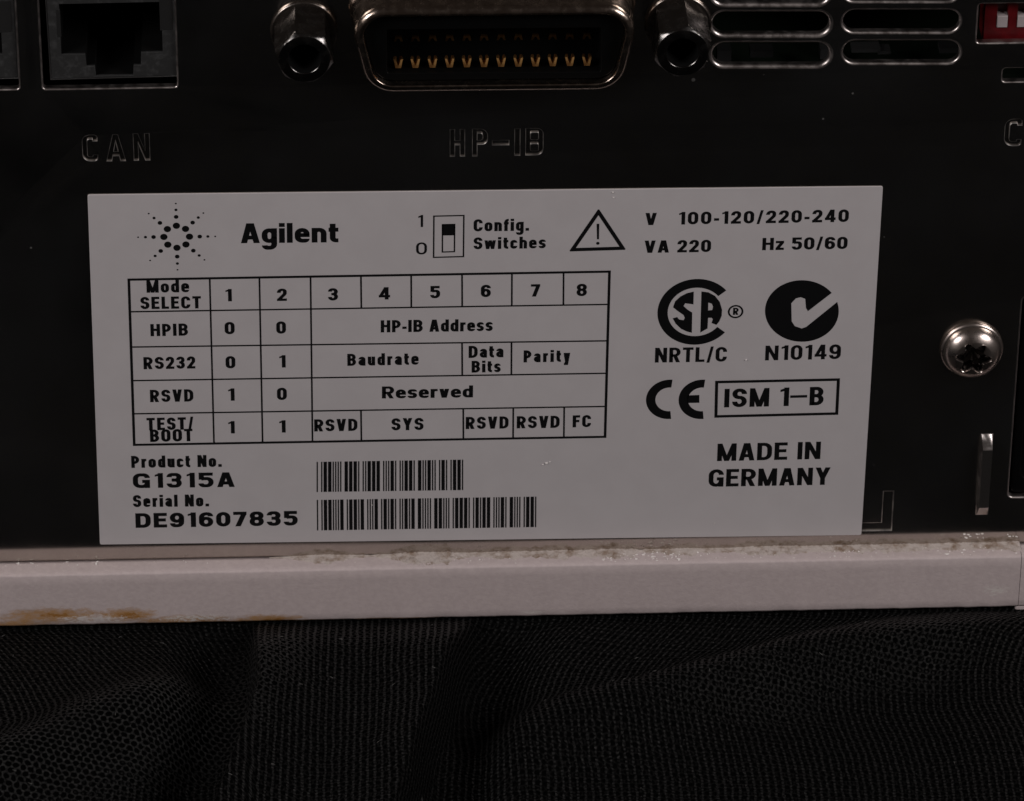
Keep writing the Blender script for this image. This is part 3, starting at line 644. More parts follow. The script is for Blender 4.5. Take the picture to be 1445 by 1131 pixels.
def glyph(ch, w_, tv, th):
    """-> quads/polys of a glyph whose outer box is w_ wide and 1 high"""
    out = []; A, B_ = tv / 2, th / 2; Lx, Rx, Bo, To = A, w_ - A, B_, 1 - B_; Mi = .52; X = .74; Xt = X - B_; r = min(.27, w_ * .42)
    def st(pts, rr=r, closed=False):
        if closed:
            out.extend(stroke(rnd(pts, rr, 5), tv, th, True))
        else: out.extend(stroke(rpath(pts, rr), tv, th))
    def ver(x, y0_=0, y1_=1): out.append(((x - A, y0_), (x + A, y0_), (x + A, y1_), (x - A, y1_)))
    def hor(y, x0_=0, x1_=None): out.append(((x0_, y - B_), (w_ if x1_ is None else x1_, y - B_), (w_ if x1_ is None else x1_, y + B_), (x0_, y + B_)))
    def dia(x0_, y0_, x1_, y1_, k=1.06): h_ = A * k; out.append(((x0_ - h_, y0_), (x0_ + h_, y0_), (x1_ + h_, y1_), (x1_ - h_, y1_)))
    c = ch; k = A * 1.06
    if c == 'A': dia(k, 0, w_ / 2 - A * .25, 1); dia(w_ - k, 0, w_ / 2 + A * .25, 1); hor(.28, w_ * .2, w_ * .8)
    elif c == 'B': ver(Lx); st([(A, To), (Rx - .02, To), (Rx - .02, Mi), (A, Mi)], .22); st([(A, Mi), (Rx, Mi), (Rx, Bo), (A, Bo)], .24)
    elif c == 'C': st([(Rx, .66), (Rx, To), (Lx, To), (Lx, Bo), (Rx, Bo), (Rx, .34)])
    elif c == 'D': ver(Lx); st([(A, To), (Rx, To), (Rx, Bo), (A, Bo)])
    elif c == 'E': ver(Lx); hor(To); hor(Mi, 0, w_ * .92); hor(Bo)
    elif c == 'F': ver(Lx); hor(To); hor(Mi, 0, w_ * .9)
    elif c == 'G': st([(Rx, .68), (Rx, To), (Lx, To), (Lx, Bo), (Rx, Bo), (Rx, .44)]); hor(.45, w_ * .55, w_); ver(Rx, 0, .45)
    elif c == 'H': ver(Lx); ver(Rx); hor(Mi)
    elif c == 'I': ver(w_ / 2)
    elif c == 'L': ver(Lx); hor(Bo)
    elif c == 'M': ver(Lx); ver(Rx); dia(Lx, 1, w_ / 2, 0, 1.0); dia(Rx, 1, w_ / 2, 0, 1.0)
    elif c == 'N': ver(Lx); ver(Rx); dia(Lx + .01, 1, Rx - .01, 0)
    elif c in 'O0': st([(Lx, To), (Rx, To), (Rx, Bo), (Lx, Bo)], closed=True)
    elif c == 'P': ver(Lx); st([(A, To), (Rx, To), (Rx, .43), (A, .43)], .25)
    elif c == 'R': ver(Lx); st([(A, To), (Rx, To), (Rx, .46), (A, .46)], .24); dia(Rx - A * .2, 0, w_ * .48, .5, 1.05)
    elif c == 'S': st([(Rx, .70), (Rx, To), (Lx, To), (Lx, Mi), (Rx, Mi), (Rx, Bo), (Lx, Bo), (Lx, .30)], .23)
    elif c == 'T': ver(w_ / 2); hor(To)
    elif c == 'U': st([(Lx, 1), (Lx, Bo), (Rx, Bo), (Rx, 1)])
    elif c == 'V': dia(k, 1, w_ / 2 - A * .2, 0); dia(w_ - k, 1, w_ / 2 + A * .2, 0)
    elif c == 'Y': dia(k, 1, w_ / 2, .4); dia(w_ - k, 1, w_ / 2, .4); ver(w_ / 2, 0, .46)
    elif c == 'Z': hor(To); hor(Bo); dia(k, th * .8, w_ - k, 1 - th * .8, 1.3)
    elif c == '1': ver(w_ - A); out.append(((w_ - tv - .17, .76), (w_ - A, .84), (w_ - A, 1), (w_ - tv - .17, .885)))
    elif c == '2': st([(Lx, .66), (Lx, To), (Rx, To), (Rx, .58), (Lx + .01, Bo + .02, .02)], .24); hor(Bo)
    elif c == '3': st([(Lx, .72), (Lx, To), (Rx - .01, To), (Rx - .01, Mi), (w_ * .34, Mi)], .22); st([(w_ * .34, Mi), (Rx, Mi), (Rx, Bo), (Lx, Bo), (Lx, .29)], .24)
    elif c == '4': ver(w_ * .70); hor(.27); dia(k * .9, .27, w_ * .70 - A * .3, 1, 1.0)
    elif c == '5': hor(To, .04, w_ * .95); ver(Lx + .02, Mi, 1); st([(Lx, .56), (Lx + .1, .585, .05), (Rx, .60), (Rx, Bo), (Lx, Bo), (Lx, .27)], .24)
    elif c == '6': st([(Lx, .58), (Rx, .58), (Rx, Bo), (Lx, Bo)], .24, True); st([(Lx, .3), (Lx, To), (Rx, To), (Rx, .72)], .25)
    elif c == '9': st([(Lx, To), (Rx, To), (Rx, .42), (Lx, .42)], .24, True); st([(Rx, .7), (Rx, Bo), (Lx, Bo), (Lx, .28)], .25)
    elif c == '7': hor(To); dia(w_ * .34, 0, w_ - k, 1 - th * .7)
    elif c == '8': st([(Lx + .01, To), (Rx - .01, To), (Rx - .01, Mi), (Lx + .01, Mi)], .2, True); st([(Lx, Mi), (Rx, Mi), (Rx, Bo), (Lx, Bo)], .22, True)
    elif c == '/': dia(A * .7, -.06, w_ - A * .7, 1.04, .75)
    elif c == '-': hor(.36)
    elif c == '_': hor(.5)
    elif c == '.': out.append(((0, 0), (w_, 0), (w_, max(th, w_ * .95)), (0, max(th, w_ * .95))))
    elif c == 'a': st([(Lx + .01, .52), (Lx + .01, Xt), (Rx, Xt), (Rx, 0)], .17); st([(Rx, .42), (Lx, .42), (Lx, Bo), (Rx, Bo)], .16)
    elif c == 'c': st([(Rx, .5), (Rx, Xt), (Lx, Xt), (Lx, Bo), (Rx, Bo), (Rx, .24)], .22)
    elif c == 'd': st([(Lx, Xt), (Rx, Xt), (Rx, Bo), (Lx, Bo)], .2, True); ver(Rx)
    elif c == 'e': st([(Rx, .36), (Rx, Xt), (Lx, Xt), (Lx, Bo), (Rx, Bo), (Rx, .2)], .21); hor(.38, A, w_)
    elif c == 'f': st([(w_, To), (w_ * .45, To), (w_ * .45, 0)], .16); hor(Xt)
    elif c == 'g': st([(Lx, Xt), (Rx, Xt), (Rx, Bo), (Lx, Bo)], .2, True); st([(Rx, X), (Rx, -.24), (Lx, -.24), (Lx, -.12)], .18)
    elif c == 'h': ver(Lx); st([(A, .5), (A * 1.2, Xt), (Rx, Xt), (Rx, 0)], .2)
    elif c == 'i': ver(w_ / 2, 0, X); out.append(((w_ / 2 - A, 1 - th), (w_ / 2 + A, 1 - th), (w_ / 2 + A, 1), (w_ / 2 - A, 1)))
    elif c == 'l': ver(w_ / 2)
    elif c == 'n': ver(Lx, 0, X); st([(A, .5), (A * 1.2, Xt), (Rx, Xt), (Rx, 0)], .2)
    elif c == 'o': st([(Lx, Xt), (Rx, Xt), (Rx, Bo), (Lx, Bo)], .22, True)
    elif c == 'r': ver(Lx, 0, X); st([(A, .45), (A * 1.2, Xt), (w_, Xt)], .16)
    elif c == 's': m2_ = X * .5; st([(Rx, .54), (Rx, Xt), (Lx, Xt), (Lx, m2_ + .01), (Rx, m2_ - .01), (Rx, Bo), (Lx, Bo), (Lx, .2)], .155)
    elif c == 't': st([(w_ * .42, .94), (w_ * .42, Bo), (w_, Bo)], .14); hor(Xt)
    elif c == 'u': ver(Rx, 0, X); st([(Lx, X), (Lx, Bo), (Rx, Bo), (Rx, .25)], .2)
    elif c == 'v': dia(k, X, w_ / 2 - A * .2, 0); dia(w_ - k, X, w_ / 2 + A * .2, 0)
    elif c == 'w': a_ = A * .95; dia(a_, X, w_ * .28, 0, .95); dia(w_ * .5, X, w_ * .28, 0, .95); dia(w_ * .5, X, w_ * .72, 0, .95); dia(w_ - a_, X, w_ * .72, 0, .95)
    elif c == 'y': dia(k, X, w_ * .5, .06); dia(w_ - k, X, w_ * .42, -.27); out.append(((w_ * .1, -.27), (w_ * .5, -.27), (w_ * .5, -.27 + th), (w_ * .1, -.27 + th)))
    elif c == 'z': hor(Xt); hor(Bo); dia(k, th * .8, w_ - k, X - th * .8, 1.1)
    return out
KY = [0]
def text(s, x0, x1, y0, y1, cap, tv=.24, th=.195, gap=.15, mb_=None):
    """print s between photo points (x0,y0) and (x1,y1) on the label, cap height in photo pixels"""
    a_, b_ = Vector(LP(x0, y0)), Vector(LP(x1, y1)); hgt = LP(x0, y0 - cap)[1] - a_[1]
    tot = (b_ - a_).length / hgt; ux = (b_ - a_).normalized(); uy = Vector((-ux.y, ux.x)); uy = (uy + Vector((0, 1))).normalized()
    fixed = sum({'I': tv, 'i': tv, 'l': tv, '.': tv}.get(c_, 0) for c_ in s)
    nat = sum(GW[c_] for c_ in s if c_ not in 'Iil.')
    k = (tot - gap * (len(s) - 1) - fixed) / max(nat, .01) if nat else 1
    own = mb_ is None; m_ = mb_ or MB(); x = 0
    for c_ in s:
        w_ = tv if c_ in 'Iil.' else GW[c_] * k
        for n_, pl in enumerate(glyph(c_, w_, tv, th)):
            yy = PY - .0004 * (n_ % 12)
            m_.add([((a_ + ux * (x + p[0]) * hgt + uy * p[1] * hgt)[0], yy, (a_ + ux * (x + p[0]) * hgt + uy * p[1] * hgt)[1]) for p in pl], [tuple(range(len(pl)))])
        x += w_ + gap
    if own: ink('printed_text', m_)
T = text
T('Agilent', 340, 477.5, 343.5, 342.2, 28, .25, .2, .09)
T('Mode', 207, 267, 413.4, 412.6, 17.5); T('SELECT', 198.5, 283.8, 436.6, 435.4, 17.3)
for s_, xa_, xb_, yb_ in (('1', 317, 327.3, 425.6), ('2', 391, 404.8, 425), ('3', 463, 477, 424.4), ('4', 534.6, 550.4, 423), ('5', 607, 621, 421.2), ('6', 678.5, 692.5, 419.6), ('7', 749, 762, 418.8), ('8', 813.5, 828, 418.2),
                       ('0', 317.2, 331.2, 472), ('0', 390, 403.6, 471.2), ('0', 318.6, 332.2, 520.2), ('1', 392.5, 403.2, 519), ('1', 321.5, 331.2, 565.8), ('0', 391, 404.8, 564.8), ('1', 321.5, 331.4, 612), ('1', 392.5, 403.2, 610.8)):
    T(s_, xa_, xb_, yb_, yb_ - .2, 17.4, .26, .195)
T('HPIB', 212.6, 265.4, 474.8, 473.8, 17.2); T('RS232', 202.8, 275.7, 521.4, 520.2, 17.2); T('RSVD', 212, 273, 567.8, 566.8, 17.4)
T('TEST/', 207.3, 273, 607.6, 606.4, 17.6); T('BOOT', 212, 272, 624, 622.8, 17.6)
T('RSVD', 443.5, 504.4, 609.2, 608.2, 17.2); T('SYS', 552.5, 597.6, 607.7, 607, 17.2); T('RSVD', 657.2, 717.5, 605.8, 604.9, 17.2); T('RSVD', 729.1, 789.5, 604.8, 604, 17.2); T('FC', 808, 833.8, 603.4, 602.8, 17)
T('HP-IB Address', 537.3, 695.2, 469.4, 467.3, 17.2, gap=.12); T('Baudrate', 490.2, 590.7, 516.6, 514.8, 17, gap=.17); T('Data', 661.3, 710.3, 505.4, 504.4, 17); T('Bits', 665.5, 706.4, 526.1, 525.3, 16.6)
T('Parity', 738.8, 804.4, 511.7, 510.7, 17, gap=.18); T('Reserved', 539, 667.4, 562.6, 561, 17, .28, .19, .12)
T('Product No.', 185.5, 313, 660.6, 659, 17, gap=.15); T('G1315A', 187.8, 331.3, 689.1, 687.4, 20.8, .29, .215, .2); T('Serial No.', 188, 295, 715.9, 714.8, 17, gap=.15)
T('DE91607835', 191.5, 420.2, 745.2, 741.7, 20.6, .29, .215, .17)
T('1', 588.5, 597, 320.7, 320.6, 17, .17, .13); T('0', 587.2, 602.4, 359.4, 359.2, 17, .18, .14)
T('Config.', 668.3, 746.4, 326.9, 325.8, 17.2, gap=.14); T('Switches', 668.3, 770, 352.1, 350.5, 16.8, gap=.15)
T('V', 910.4, 926.4, 318, 317.8, 17.2, .27, .19); T('100-120/220-240', 957.5, 1197.3, 317.2, 313.4, 17.8, .25, .2, .19); T('VA 220', 909.3, 1003, 357.2, 355.8, 17.4, .26, .19, .16); T('Hz 50/60', 1075.4, 1195.5, 353.4, 351.6, 17.4, .26, .19, .14)
T('NRTL/C', 924, 1025.3, 511.9, 510.5, 20.8, .22, .17, .13); T('N10149', 1079.5, 1186, 508.9, 506.8, 20.8, .22, .17, .15)
T('ISM 1', 1021.7, 1112.8, 575.2, 573.2, 26.2, .23, .18, .13); T('_', 1114.5, 1138.5, 573, 572.4, 26, .17, .14); T('B', 1142, 1161.8, 572.4, 571.8, 26, .23, .18, .14)
T('MADE IN', 1011.8, 1157.4, 651, 648, 24.6, .23, .18, .12); T('GERMANY', 999.6, 1170.8, 687.3, 684.3, 24.6, .23, .18, .12)
# company mark of dots
mb = MB(); c0 = Vector(LP(249.3, 334.4))
for s_ in range(8):
    a_ = math.pi / 4 * s_
    for d_, r_ in ((1.61, .46), (2.9, .285), (3.92, .19), (4.84, .11)): ipoly(mb, circle(c0.x + d_ * math.cos(a_), c0.y + d_ * math.sin(a_), r_, 20))
ink('printed_logo', mb)
# switch pictogram
mb = MB()
def qframe(mb_, TL, TR, BR, BL, wmm):
    o_ = ccw([LP(*TL), LP(*TR), LP(*BR), LP(*BL)]); fill(mb_, o_, [offset(o_, -wmm)], PY)
qframe(mb, (611.2, 304.4), (655.6, 303.4), (655, 363.2), (610.8, 364.4), .19); qframe(mb, (623.4, 316.4), (642.6, 316), (642.2, 356.2), (623.2, 356.8), .18)
ipoly(mb, [LP(623.6, 316.6), LP(642.4, 316.2), LP(642.2, 332.4), LP(623.4, 332.6)]); ink('printed_switch_symbol', mb)
mb = MB(); o_ = ccw([LP(844.7, 294.5), LP(802.8, 355.2), LP(883.6, 352.8)]); fill(mb, rnd(o_, .12, 3), [offset(o_, -.50)], PY)
a_ = LP(841.9, 316); b_ = LP(845.7, 316); c_ = LP(845.2, 338); d_ = LP(842.4, 338); ipoly(mb, [a_, b_, c_, d_]); e_ = LP(843.6, 343.6); ipoly(mb, circle(e_[0], e_[1], .22, 14)); ink('printed_warning_triangle', mb)
# table
mb = MB(); TLp, TRp, BRp, BLp = (179.8, 393.3), (862, 381.9), (855.6, 618.2), (187.6, 629.6)
qframe(mb, TLp, TRp, BRp, BLp, .34)
rowsL = [(182, 394), (184.5, 440.2), (186, 490), (187.2, 537.4), (188.8, 584.2), (188.2, 628.5)]; rowsR = [(860.5, 383), (859.2, 429.8), (857.6, 481.2), (856.6, 527), (855.6, 573.8), (855, 617.4)]
for i in range(1, 5): iline(mb, LP(*rowsL[i]), LP(*rowsR[i]), .22, PY - .0006)
def at_row(i, x): a_, b_ = rowsL[i], rowsR[i]; return a_[1] + (b_[1] - a_[1]) * (x - a_[0]) / (b_[0] - a_[0])
def vline(xa_, xb_, i, j): iline(mb, LP(xa_, at_row(i, xa_)), LP(xb_, at_row(j, xb_)), .22, PY - .0012)
vline(295.9, 302, 0, 5); vline(366, 370.6, 0, 5); vline(438.2, 441, 0, 5)
for xa_, xb_ in ((509.3, 509.9), (580.2, 580.4), (652, 652.2), (722.4, 722.2), (795.3, 795)): vline(xa_, xb_, 0, 1)
vline(652, 652.3, 2, 3); vline(721.8, 721.6, 2, 3)
for xa_, xb_ in ((509.4, 510), (653.7, 653.9), (724.3, 724), (796.2, 795.6)): vline(xa_, xb_, 4, 5)
ink('printed_table', mb)
# certification marks
def zpx(x, y): return LP(860 + x / 3.6125, 260 + y / 3.6125)
mb = MB(); cc = Vector(zpx(441, 652)); R0 = (Vector(zpx(441 + 196, 652)) - cc).length
def arc(mb_, cen, r0, r1, a0, a1, n_=48):
    for i in range(n_):
        t0, t1 = a0 + (a1 - a0) * i / n_, a0 + (a1 - a0) * (i + 1) / n_
        mb_.quad(*[(cen[0] + r_ * math.cos(t), PY, cen[1] + r_ * math.sin(t)) for r_, t in ((r0, t0), (r0, t1), (r1, t1), (r1, t0))])
arc(mb, cc, R0 * .735, R0, D(40), D(321))
ipoly(mb, [zpx(*p) for p in ((430, 548), (395, 556), (362, 573), (335, 598), (324, 628), (345, 645), (378, 668), (384, 682), (378, 694), (355, 690), (345, 678), (322, 684), (338, 712), (365, 738), (395, 752), (420, 758), (422, 655), (398, 640), (378, 622), (386, 608), (418, 612), (428, 614))])
ipoly(mb, [zpx(*p) for p in ((469, 547), (505, 552), (538, 570), (562, 600), (574, 640), (572, 672), (560, 700), (545, 718), (520, 708), (527, 690), (522, 682), (503, 682), (500, 736), (463, 757))], [[zpx(*p) for p in ((504, 604), (522, 610), (528, 625), (524, 642), (503, 644))]])
ink('printed_safety_mark', mb)
mb = MB(); cr = Vector(LP(1038, 440)); arc(mb, cr, .76, 1.0, 0, 2 * math.pi, 36); a_, b_ = (1034.2, 444.6), (1042, 444.5)
text('R', a_[0], b_[0], a_[1], b_[1], 10, .26, .2, mb_=mb); ink('printed_registered_mark', mb)
mb = MB(); pts = []; n_ = 60; a0 = math.atan2((647 - 600) / 157, (1165 - 981) / 188); a1 = math.atan2((647 - 550) / 157, (1141 - 981) / 188)
for i in range(n_ + 1):
    t = a0 - (2 * math.pi - (a1 - a0)) * i / n_; pts.append(zpx(981 + 188 * math.cos(t), 647 - 157 * math.sin(t)))
pts += [zpx(*p) for p in ((1012, 648), (1002, 632), (998, 585), (975, 577), (950, 583), (927, 608), (929, 700), (945, 724), (980, 736), (1003, 728))]
ipoly(mb, dedupe(pts)); ink('printed_tick_mark', mb)
# conformity letters
def epx(x, y): return LP(860 + x / 3.5244, 500 + y / 3.5244)
mb = MB()
for cx_, xr in ((300, 307), (462, 473)):
    cv = Vector(epx(cx_ - 2, 225)); r_o = (Vector(epx(cx_ - 2, 323)) - Vector(epx(cx_ - 2, 127))).length / 2; r_o2 = r_o
    arc(mb, cv, r_o * .60, r_o, D(84), D(276), 30)
a_, b_ = epx(388, 205), epx(447, 203); c_, d_ = epx(447, 242), epx(388, 243); ipoly(mb, [a_, b_, c_, d_]); ink('printed_conformity_mark', mb)
mb = MB(); qframe(mb, (1009.2, 537.6), (1185.4, 534), (1182.8, 585.6), (1008, 589.8), .40); ink('printed_frame', mb)
# barcodes (the code spells the two numbers printed beside them)
C39 = {'0': 'nnnwwnwnn', '1': 'wnnwnnnnw', '2': 'nnwwnnnnw', '3': 'wnwwnnnnn', '4': 'nnnwwnnnw', '5': 'wnnwwnnnn', '6': 'nnwwwnnnn', '7': 'nnnwnnwnw', '8': 'wnnwnnwnn', '9': 'nnwwnnwnn', 'A': 'wnnnnwnnw', 'D': 'nnnnwwnnw', 'E': 'wnnnwwnnn', 'G': 'nnnnnwwnw', '*': 'nwnnwnwnn'}
def barcode(s, TL, TR, BL, BR):
    tl, tr, bl, br = [Vector(LP(*p)) for p in (TL, TR, BL, BR)]
    runs = []
    for i, ch in enumerate('*' + s + '*'):
        for j, e in enumerate(C39[ch]): runs.append((j % 2 == 0, 2.6 if e == 'w' else 1.0))
        runs.append((False, 1.0))
    runs.pop(); tot = sum(r_ for _, r_ in runs); x = 0; m_ = MB()
    for bar, r_ in runs:
        if bar:
            g = .06 if r_ > 1 else .02
            f0, f1 = (x - g) / tot, (x + r_ + g) / tot
            A_, B2, C_, D_ = tl.lerp(tr, f0), tl.lerp(tr, f1), bl.lerp(br, f1), bl.lerp(br, f0)
            m_.quad(*[(v.x, PY, v.y) for v in (A_, B2, C_, D_)])
        x += r_
    ink('barcode', m_)
barcode('G1315A', (446.8, 652), (653.6, 648.8), (446.8, 694.6), (653.6, 691.8))
barcode('DE91607835', (447, 705.7), (756.9, 701), (447.4, 748.8), (756.6, 744))

# ---------------------------------------------------------------- beige base
xe = P(1440.5, 800, -BD)[0]
M['base'] = base_material(P(0, 880, -BD)[0], zb)
def base_piece(name, xa_, xb_, label, zdrop=0.0, wob=0.0):
    pr = [(118, zt), (1.2, zt), (.9, zt - .5), (-.12, zt - .55), (-.30, zt - .02), (-.5, zt)]
    pr += [(-BD + .9, zt + .02), (-BD + .32, zt - .0), (-BD + .1, zt - .1), (-BD, zt - .3)]
    pr += [(-BD, zt - 1.6), (-BD, zb + 1.4), (-BD + .02, zb + .45), (-BD + .14, zb + .18), (-BD + .45, zb + .03), (-BD + .9, zb), (118, zb)]
    n_ = max(2, int((xb_ - xa_) / .5)); rings_ = []
    for i in range(n_ + 1):
        x = xa_ + (xb_ - xa_) * i / n_; rg = []
        e = 0
        for (y, z) in pr:
            nz = noise.noise(Vector((x * .5, y * 2, z * .7))) * .06 + noise.noise(Vector((x * 2.3, y * 5, z * 3))) * .035
            yy = y + (nz if y < .5 and y < -.4 else 0); zz = z + (nz * .8 if y < -.4 and z > zt - .2 else 0) + (nz * .3 if z < zb + .3 and y < 0 else 0)
            rg.append((x, yy, zz))
        rings_.append(rg)
    m_ = MB(); m_.rings(rings_, cap0=True, cap1=True)
    o_ = link(name, m_.mesh(name, sharp=70), M['base'], root, label=label)
    return o_
base_piece('base_rail', XL, xe, 'worn pinkish beige base rail with rusty stains')
base_piece('base_corner', xe + .07, XR, 'short end piece of the beige base at the right edge')
mb = MB(); q = P(1431, 866, -BD + .8); plate(mb, rnd(rect(q[0], zb - .75, q[0] + 9, zb + .2), .3, 4), [], -BD + .25, 8, rlip=.25)
link('foot', mb.mesh('foot', sharp=60), M['base'], root)

# dried glue along the seam
def crust(xa_, xb_, dens, ymax, seed):
    m_ = MB(); nx, ny = int((xb_ - xa_) / .14), 16; vs, fs = [], []
    for i in range(nx + 1):
        x = xa_ + (xb_ - xa_) * i / nx
        wv = max(0.12, .62 + .9 * noise.noise(Vector((x * .13, seed, 0))) + .25 * noise.noise(Vector((x * .9, seed, 3))))
        wv = min(wv, 1) * min(1, (x - xa_) / 6, (xb_ - x) / 6 if xb_ < 110 else 1)
        wd = .18 + ymax * wv
        for j in range(ny + 1):
            v = j / ny; y = .01 - v * wd
            h = .36 * wv * (1 - v) ** .8 + .5 * wv * max(0, noise.noise(Vector((x * 1.4, v * 2.2, seed)))) * math.sin(math.pi * min(1, v + .12)) + .16 * wv * noise.noise(Vector((x * 4.2, y * 4.2, seed + 5))) - .07 * v - .02
            vs.append((x, y, zt + h + .0))
    for i in range(nx):
        for j in range(ny): a2_ = i * (ny + 1) + j; fs.append((a2_, a2_ + 1, a2_ + ny + 2, a2_ + ny + 1))
    m_.add(vs, fs, True); return link('glue_residue', m_.mesh('glue_residue', sharp=60), M['residue'], root, label='crusty brownish glue residue along the seam')
crust(P(380, 790)[0], P(1438, 770)[0], 1, 2.7, 4.0)

# loose white crumbs on the ledge
mb = MB()
def crumb(x, y, z, r_):
    n0 = random.random() * 50; vs = []
    ico = [(0, 0, 1)] + [(math.cos(i * 1.2566 + a_) * .9, math.sin(i * 1.2566 + a_) * .9, zz) for a_, zz in ((0, .4), (.63, -.4)) for i in range(5)] + [(0, 0, -1)]
    fs = [(0, 1 + i, 1 + (i + 1) % 5) for i in range(5)] + [(1 + i, 6 + i, 1 + (i + 1) % 5) for i in range(5)] + [(6 + i, 6 + (i + 1) % 5, 1 + (i + 1) % 5) for i in range(5)] + [(11, 6 + (i + 1) % 5, 6 + i) for i in range(5)]
    sx_, sy_, sz_ = random.uniform(.6, 1.7), random.uniform(.6, 1.3), random.uniform(.35, .8)
    for v in ico: k = r_ * random.uniform(.6, 1.25); vs.append((x + v[0] * k * sx_, y + v[1] * k * sy_, z + v[2] * k * sz_))
    mb.add(vs, fs)
def crumbs(px0, px1, n_, rmin=.06, rmax=.2, y0_=-BD + .5, y1_=-.3):
    for _ in range(n_):
        x = P(random.uniform(px0, px1), 790)[0]; y = random.uniform(y0_, y1_); crumb(x, y, zt + .05, random.uniform(rmin, rmax) * random.uniform(.5, 1))
crumbs(0, 300, 16, .06, .2, -1.2, -.2); crumbs(22, 48, 5, .1, .22, -.8, -.2); crumbs(85, 100, 3, .1, .2, -.8, -.2); crumbs(125, 140, 3, .15, .28, -.8, -.3); crumbs(640, 760, 14, .05, .2); crumbs(850, 960, 70, .08, .24); crumbs(960, 1100, 26, .06, .2); crumbs(1150, 1260, 22, .06, .2); crumbs(1280, 1440, 34, .06, .22); crumbs(300, 1440, 50, .04, .12)
for _ in range(16): 
    c_ = P(random.choice((1364, 1380, 1383, 1420, 1432)) + random.uniform(-5, 5), 756 + random.uniform(-3, 3)); crumb(c_[0], -.08, c_[1], random.uniform(.08, .2))
for px, py, r_ in ((865, 272, .17), (866, 279, .1), (766, 656, .13), (771, 654, .16), (776, 652, .1), (1053, 508, .14), (525, 713, .1), (1008, 739, .1)):
    c_ = P(px, py, -.2); crumb(c_[0], -.2, c_[1], r_)
cr = link('paint_crumbs', mb.mesh('paint_crumbs'), M['crumb']); cr['kind'] = 'stuff'; cr['label'] = 'tiny white crumbs scattered along the beige ledge and on the printed label'; cr['category'] = 'debris'

# ---------------------------------------------------------------- black knitted cloth
def seg_d(x, y, A, B):
    """signed side and distance to the line A-B in the table plane"""
    ax, ay = A; bx, by = B; dx_, dy_ = bx - ax, by - ay; l = math.hypot(dx_, dy_); return ((x - ax) * dy_ - (y - ay) * dx_) / l, ((x - ax) * dx_ + (y - ay) * dy_) / l
F1a, F1b = PZ(351, 884, ZTAB), PZ(352, 1010, ZTAB)
F1c = PZ(300, 1160, ZTAB)
F2a, F2b = PZ(668, 884, ZTAB), PZ(586, 1131, ZTAB)
F3a, F3b = PZ(740, 1046, ZTAB), PZ(1300, 905, ZTAB)
F4a, F4b = PZ(-60, 1120, ZTAB), PZ(300, 965, ZTAB)
F5a, F5b = PZ(1380, 880, ZTAB), PZ(1440, 1131, ZTAB)
def sm(a_, b_, x):
    t = max(0, min(1, (x - a_) / (b_ - a_))); return t * t * (3 - 2 * t)
def e_x(y, A, B):  # x of line A-B at depth y
    return A[0] + (B[0] - A[0]) * (y - A[1]) / (B[1] - A[1])
def cloth_h(x, y):
    h = 0.0
    e1 = e_x(y, F1a, F1b) - (sm(F1b[1], F1c[1] - 8, y) if False else 0)
    if y < F1b[1]: e1 = F1b[0] - (F1b[1] - y) * .22
    e2 = e_x(y, F2a, F2b)
    front = sm(2, -14, y)
    wid = max(e2 - e1, 1)
    u = (x - e1) / wid
    # broad pleat between the two fold edges
    up = sm(-.5, 1.6, x - e1); dn = 1 - sm(-1.5, 1.2, x - e2)
    h += front * 8.5 * up * dn * (1 - .62 * math.sin(math.pi * max(0, min(1, u))) ** .8)
    h -= front * 4.2 * math.exp(-((x - e1 + 4) / 5.0) ** 2) + front * 4.2 * math.exp(-((x - e2 - 4) / 5.5) ** 2)
    s3, t3 = seg_d(x, y, F3a, F3b)
    fad = sm(-25, 15, t3) * sm(90, 50, t3)
    h += 5.0 * fad * math.exp(-(s3 / 6.5) ** 2) * sm(-2, -10, y)
    h -= 1.4 * fad * math.exp(-((s3 + 10) / 6.0) ** 2) * sm(-2, -10, y)
    s4, t4 = seg_d(x, y, F4a, F4b); f4 = sm(52, 26, t4)
    h += 4.2 * f4 * math.exp(-(s4 / 6.5) ** 2) * sm(-2, -8, y)
    s5, t5 = seg_d(x, y, F5a, F5b)
    h += 1.8 * math.exp(-(s5 / 7.0) ** 2) * sm(-2, -8, y)
    h += .55 * noise.noise(Vector((x * .05, y * .06, 1))) + .3 * noise.noise(Vector((x * .14, y * .12, 4)))
    h = h * sm(1, -6, y)
    cap = .1 + max(0, -BD - y) * .46
    return cap - math.log(1 + math.exp((cap - h) * 1.5)) / 1.5 if abs(cap - h) < 20 else min(h, cap)
CX0, CX1, CY0, CY1 = -230, 350, -430, 150
xs = []; x = CX0
while x < CX1: xs.append(x); x += .55 if -45 < x < 140 else 4
ys = []; y = CY0
while y < CY1: ys.append(y); y += .55 if -62 < y < 2 else 4
vs = []; fs = []
ny = len(ys)
for x in xs:
    for y in ys: vs.append((x, y, ZTAB + cloth_h(x, y) - .02))
for i in range(len(xs) - 1):
    for j in range(ny - 1): a_ = i * ny + j; fs.append((a_, a_ + ny, a_ + ny + 1, a_ + 1))
mb = MB(); mb.add(vs, fs, True)
cme = mb.mesh('cloth', sharp=180)
uv = cme.uv_layers.new(name='weave')
# weave follows the surface: lay it out by distance along the cloth
import numpy as np
V = np.array(vs).reshape(len(xs), ny, 3)
du = np.zeros((len(xs), ny)); du[1:] = np.cumsum(np.linalg.norm(V[1:] - V[:-1], axis=2), axis=0)
i0 = int(np.argmin(abs(np.array(xs) - 30))); du -= du[i0:i0 + 1] 
dv = np.zeros((len(xs), ny)); dv[:, 1:] = np.cumsum(np.linalg.norm(V[:, 1:] - V[:, :-1], axis=2), axis=1); 
j0 = int(np.argmin(abs(np.array(ys)))); dv -= dv[:, j0:j0 + 1]
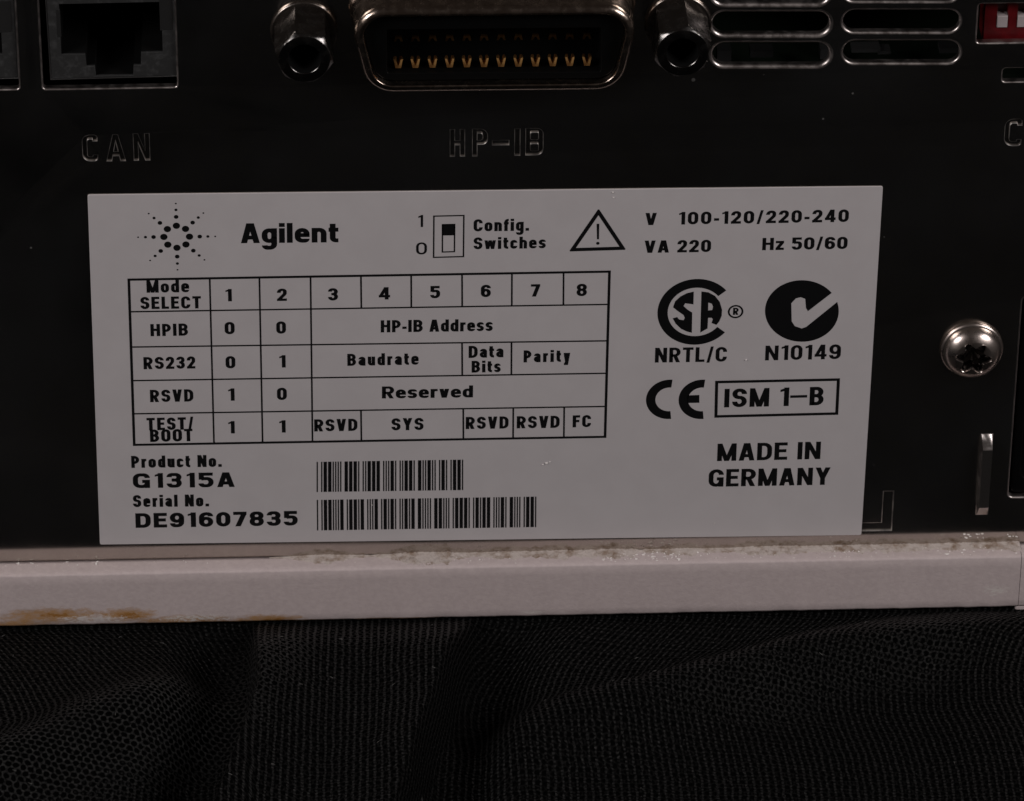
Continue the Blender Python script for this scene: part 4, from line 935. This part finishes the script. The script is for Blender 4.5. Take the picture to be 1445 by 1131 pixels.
# the piece is pulled slightly askew
UU = du + dv * -.03; VV = dv + du * .10
# vertices may be reordered by nothing (no weld), so index by vertex
li = np.empty(len(cme.loops), dtype=np.int32); cme.loops.foreach_get('vertex_index', li)
co = np.stack([UU.ravel()[li], VV.ravel()[li]], 1).astype(np.float32); uv.data.foreach_set('uv', co.ravel())
def stretch(x, y):
    s4, t4 = seg_d(x, y, F4a, F4b); a_ = math.exp(-((s4 - 4) / 9.0) ** 2) * sm(60, 30, t4)
    s3, t3 = seg_d(x, y, F3a, F3b); b_ = .5 * math.exp(-((s3 - 5) / 7.0) ** 2) * sm(10, 35, t3) * sm(80, 50, t3)
    return min(1, max(.12, 1.2 * (a_ + b_) + .35 * noise.noise(Vector((x * .08, y * .1, 9))) - .12))
sat = cme.attributes.new('stretch', 'FLOAT', 'POINT'); sat.data.foreach_set('value', [stretch(v[0], v[1]) for v in vs])
cl = link('black_cloth', cme, cloth_material()); cl['label'] = 'black knitted mesh cloth lying in loose folds under and in front of the beige base'; cl['category'] = 'cloth'

# lint caught in the cloth
mb = MB()
for _ in range(150):
    x, y = random.uniform(-14, 122), random.uniform(-48, -5)
    z = ZTAB + cloth_h(x, y) + .03; a_ = random.uniform(0, math.pi); l_ = random.choice((.05, .08, .12, .5)) ; wd = .03
    dx_, dy_ = math.cos(a_) * l_, math.sin(a_) * l_; nx_, ny_ = -math.sin(a_) * wd, math.cos(a_) * wd
    za = ZTAB + cloth_h(x + dx_, y + dy_) + .05
    mb.rings([[(x + nx_, y + ny_, z), (x - nx_, y - ny_, z), (x, y, z + wd * 1.6)], [(x + dx_ * .6 + nx_, y + dy_ * .6 + ny_, (z + za) / 2 + .03), (x + dx_ * .6 - nx_, y + dy_ * .6 - ny_, (z + za) / 2 + .03), (x + dx_ * .6, y + dy_ * .6, (z + za) / 2 + wd * 2)], [(x + dx_ + ny_, y + dy_ + nx_, za), (x + dx_ - ny_, y + dy_ - nx_, za), (x + dx_, y + dy_, za + wd)]], smooth=False, cap0=True, cap1=True)
ln = link('lint', mb.mesh('lint'), material('grey_lint', (.16, .155, .15), rough=.8)); ln['kind'] = 'stuff'; ln['label'] = 'tiny grey lint specks caught on the black cloth'; ln['category'] = 'debris'
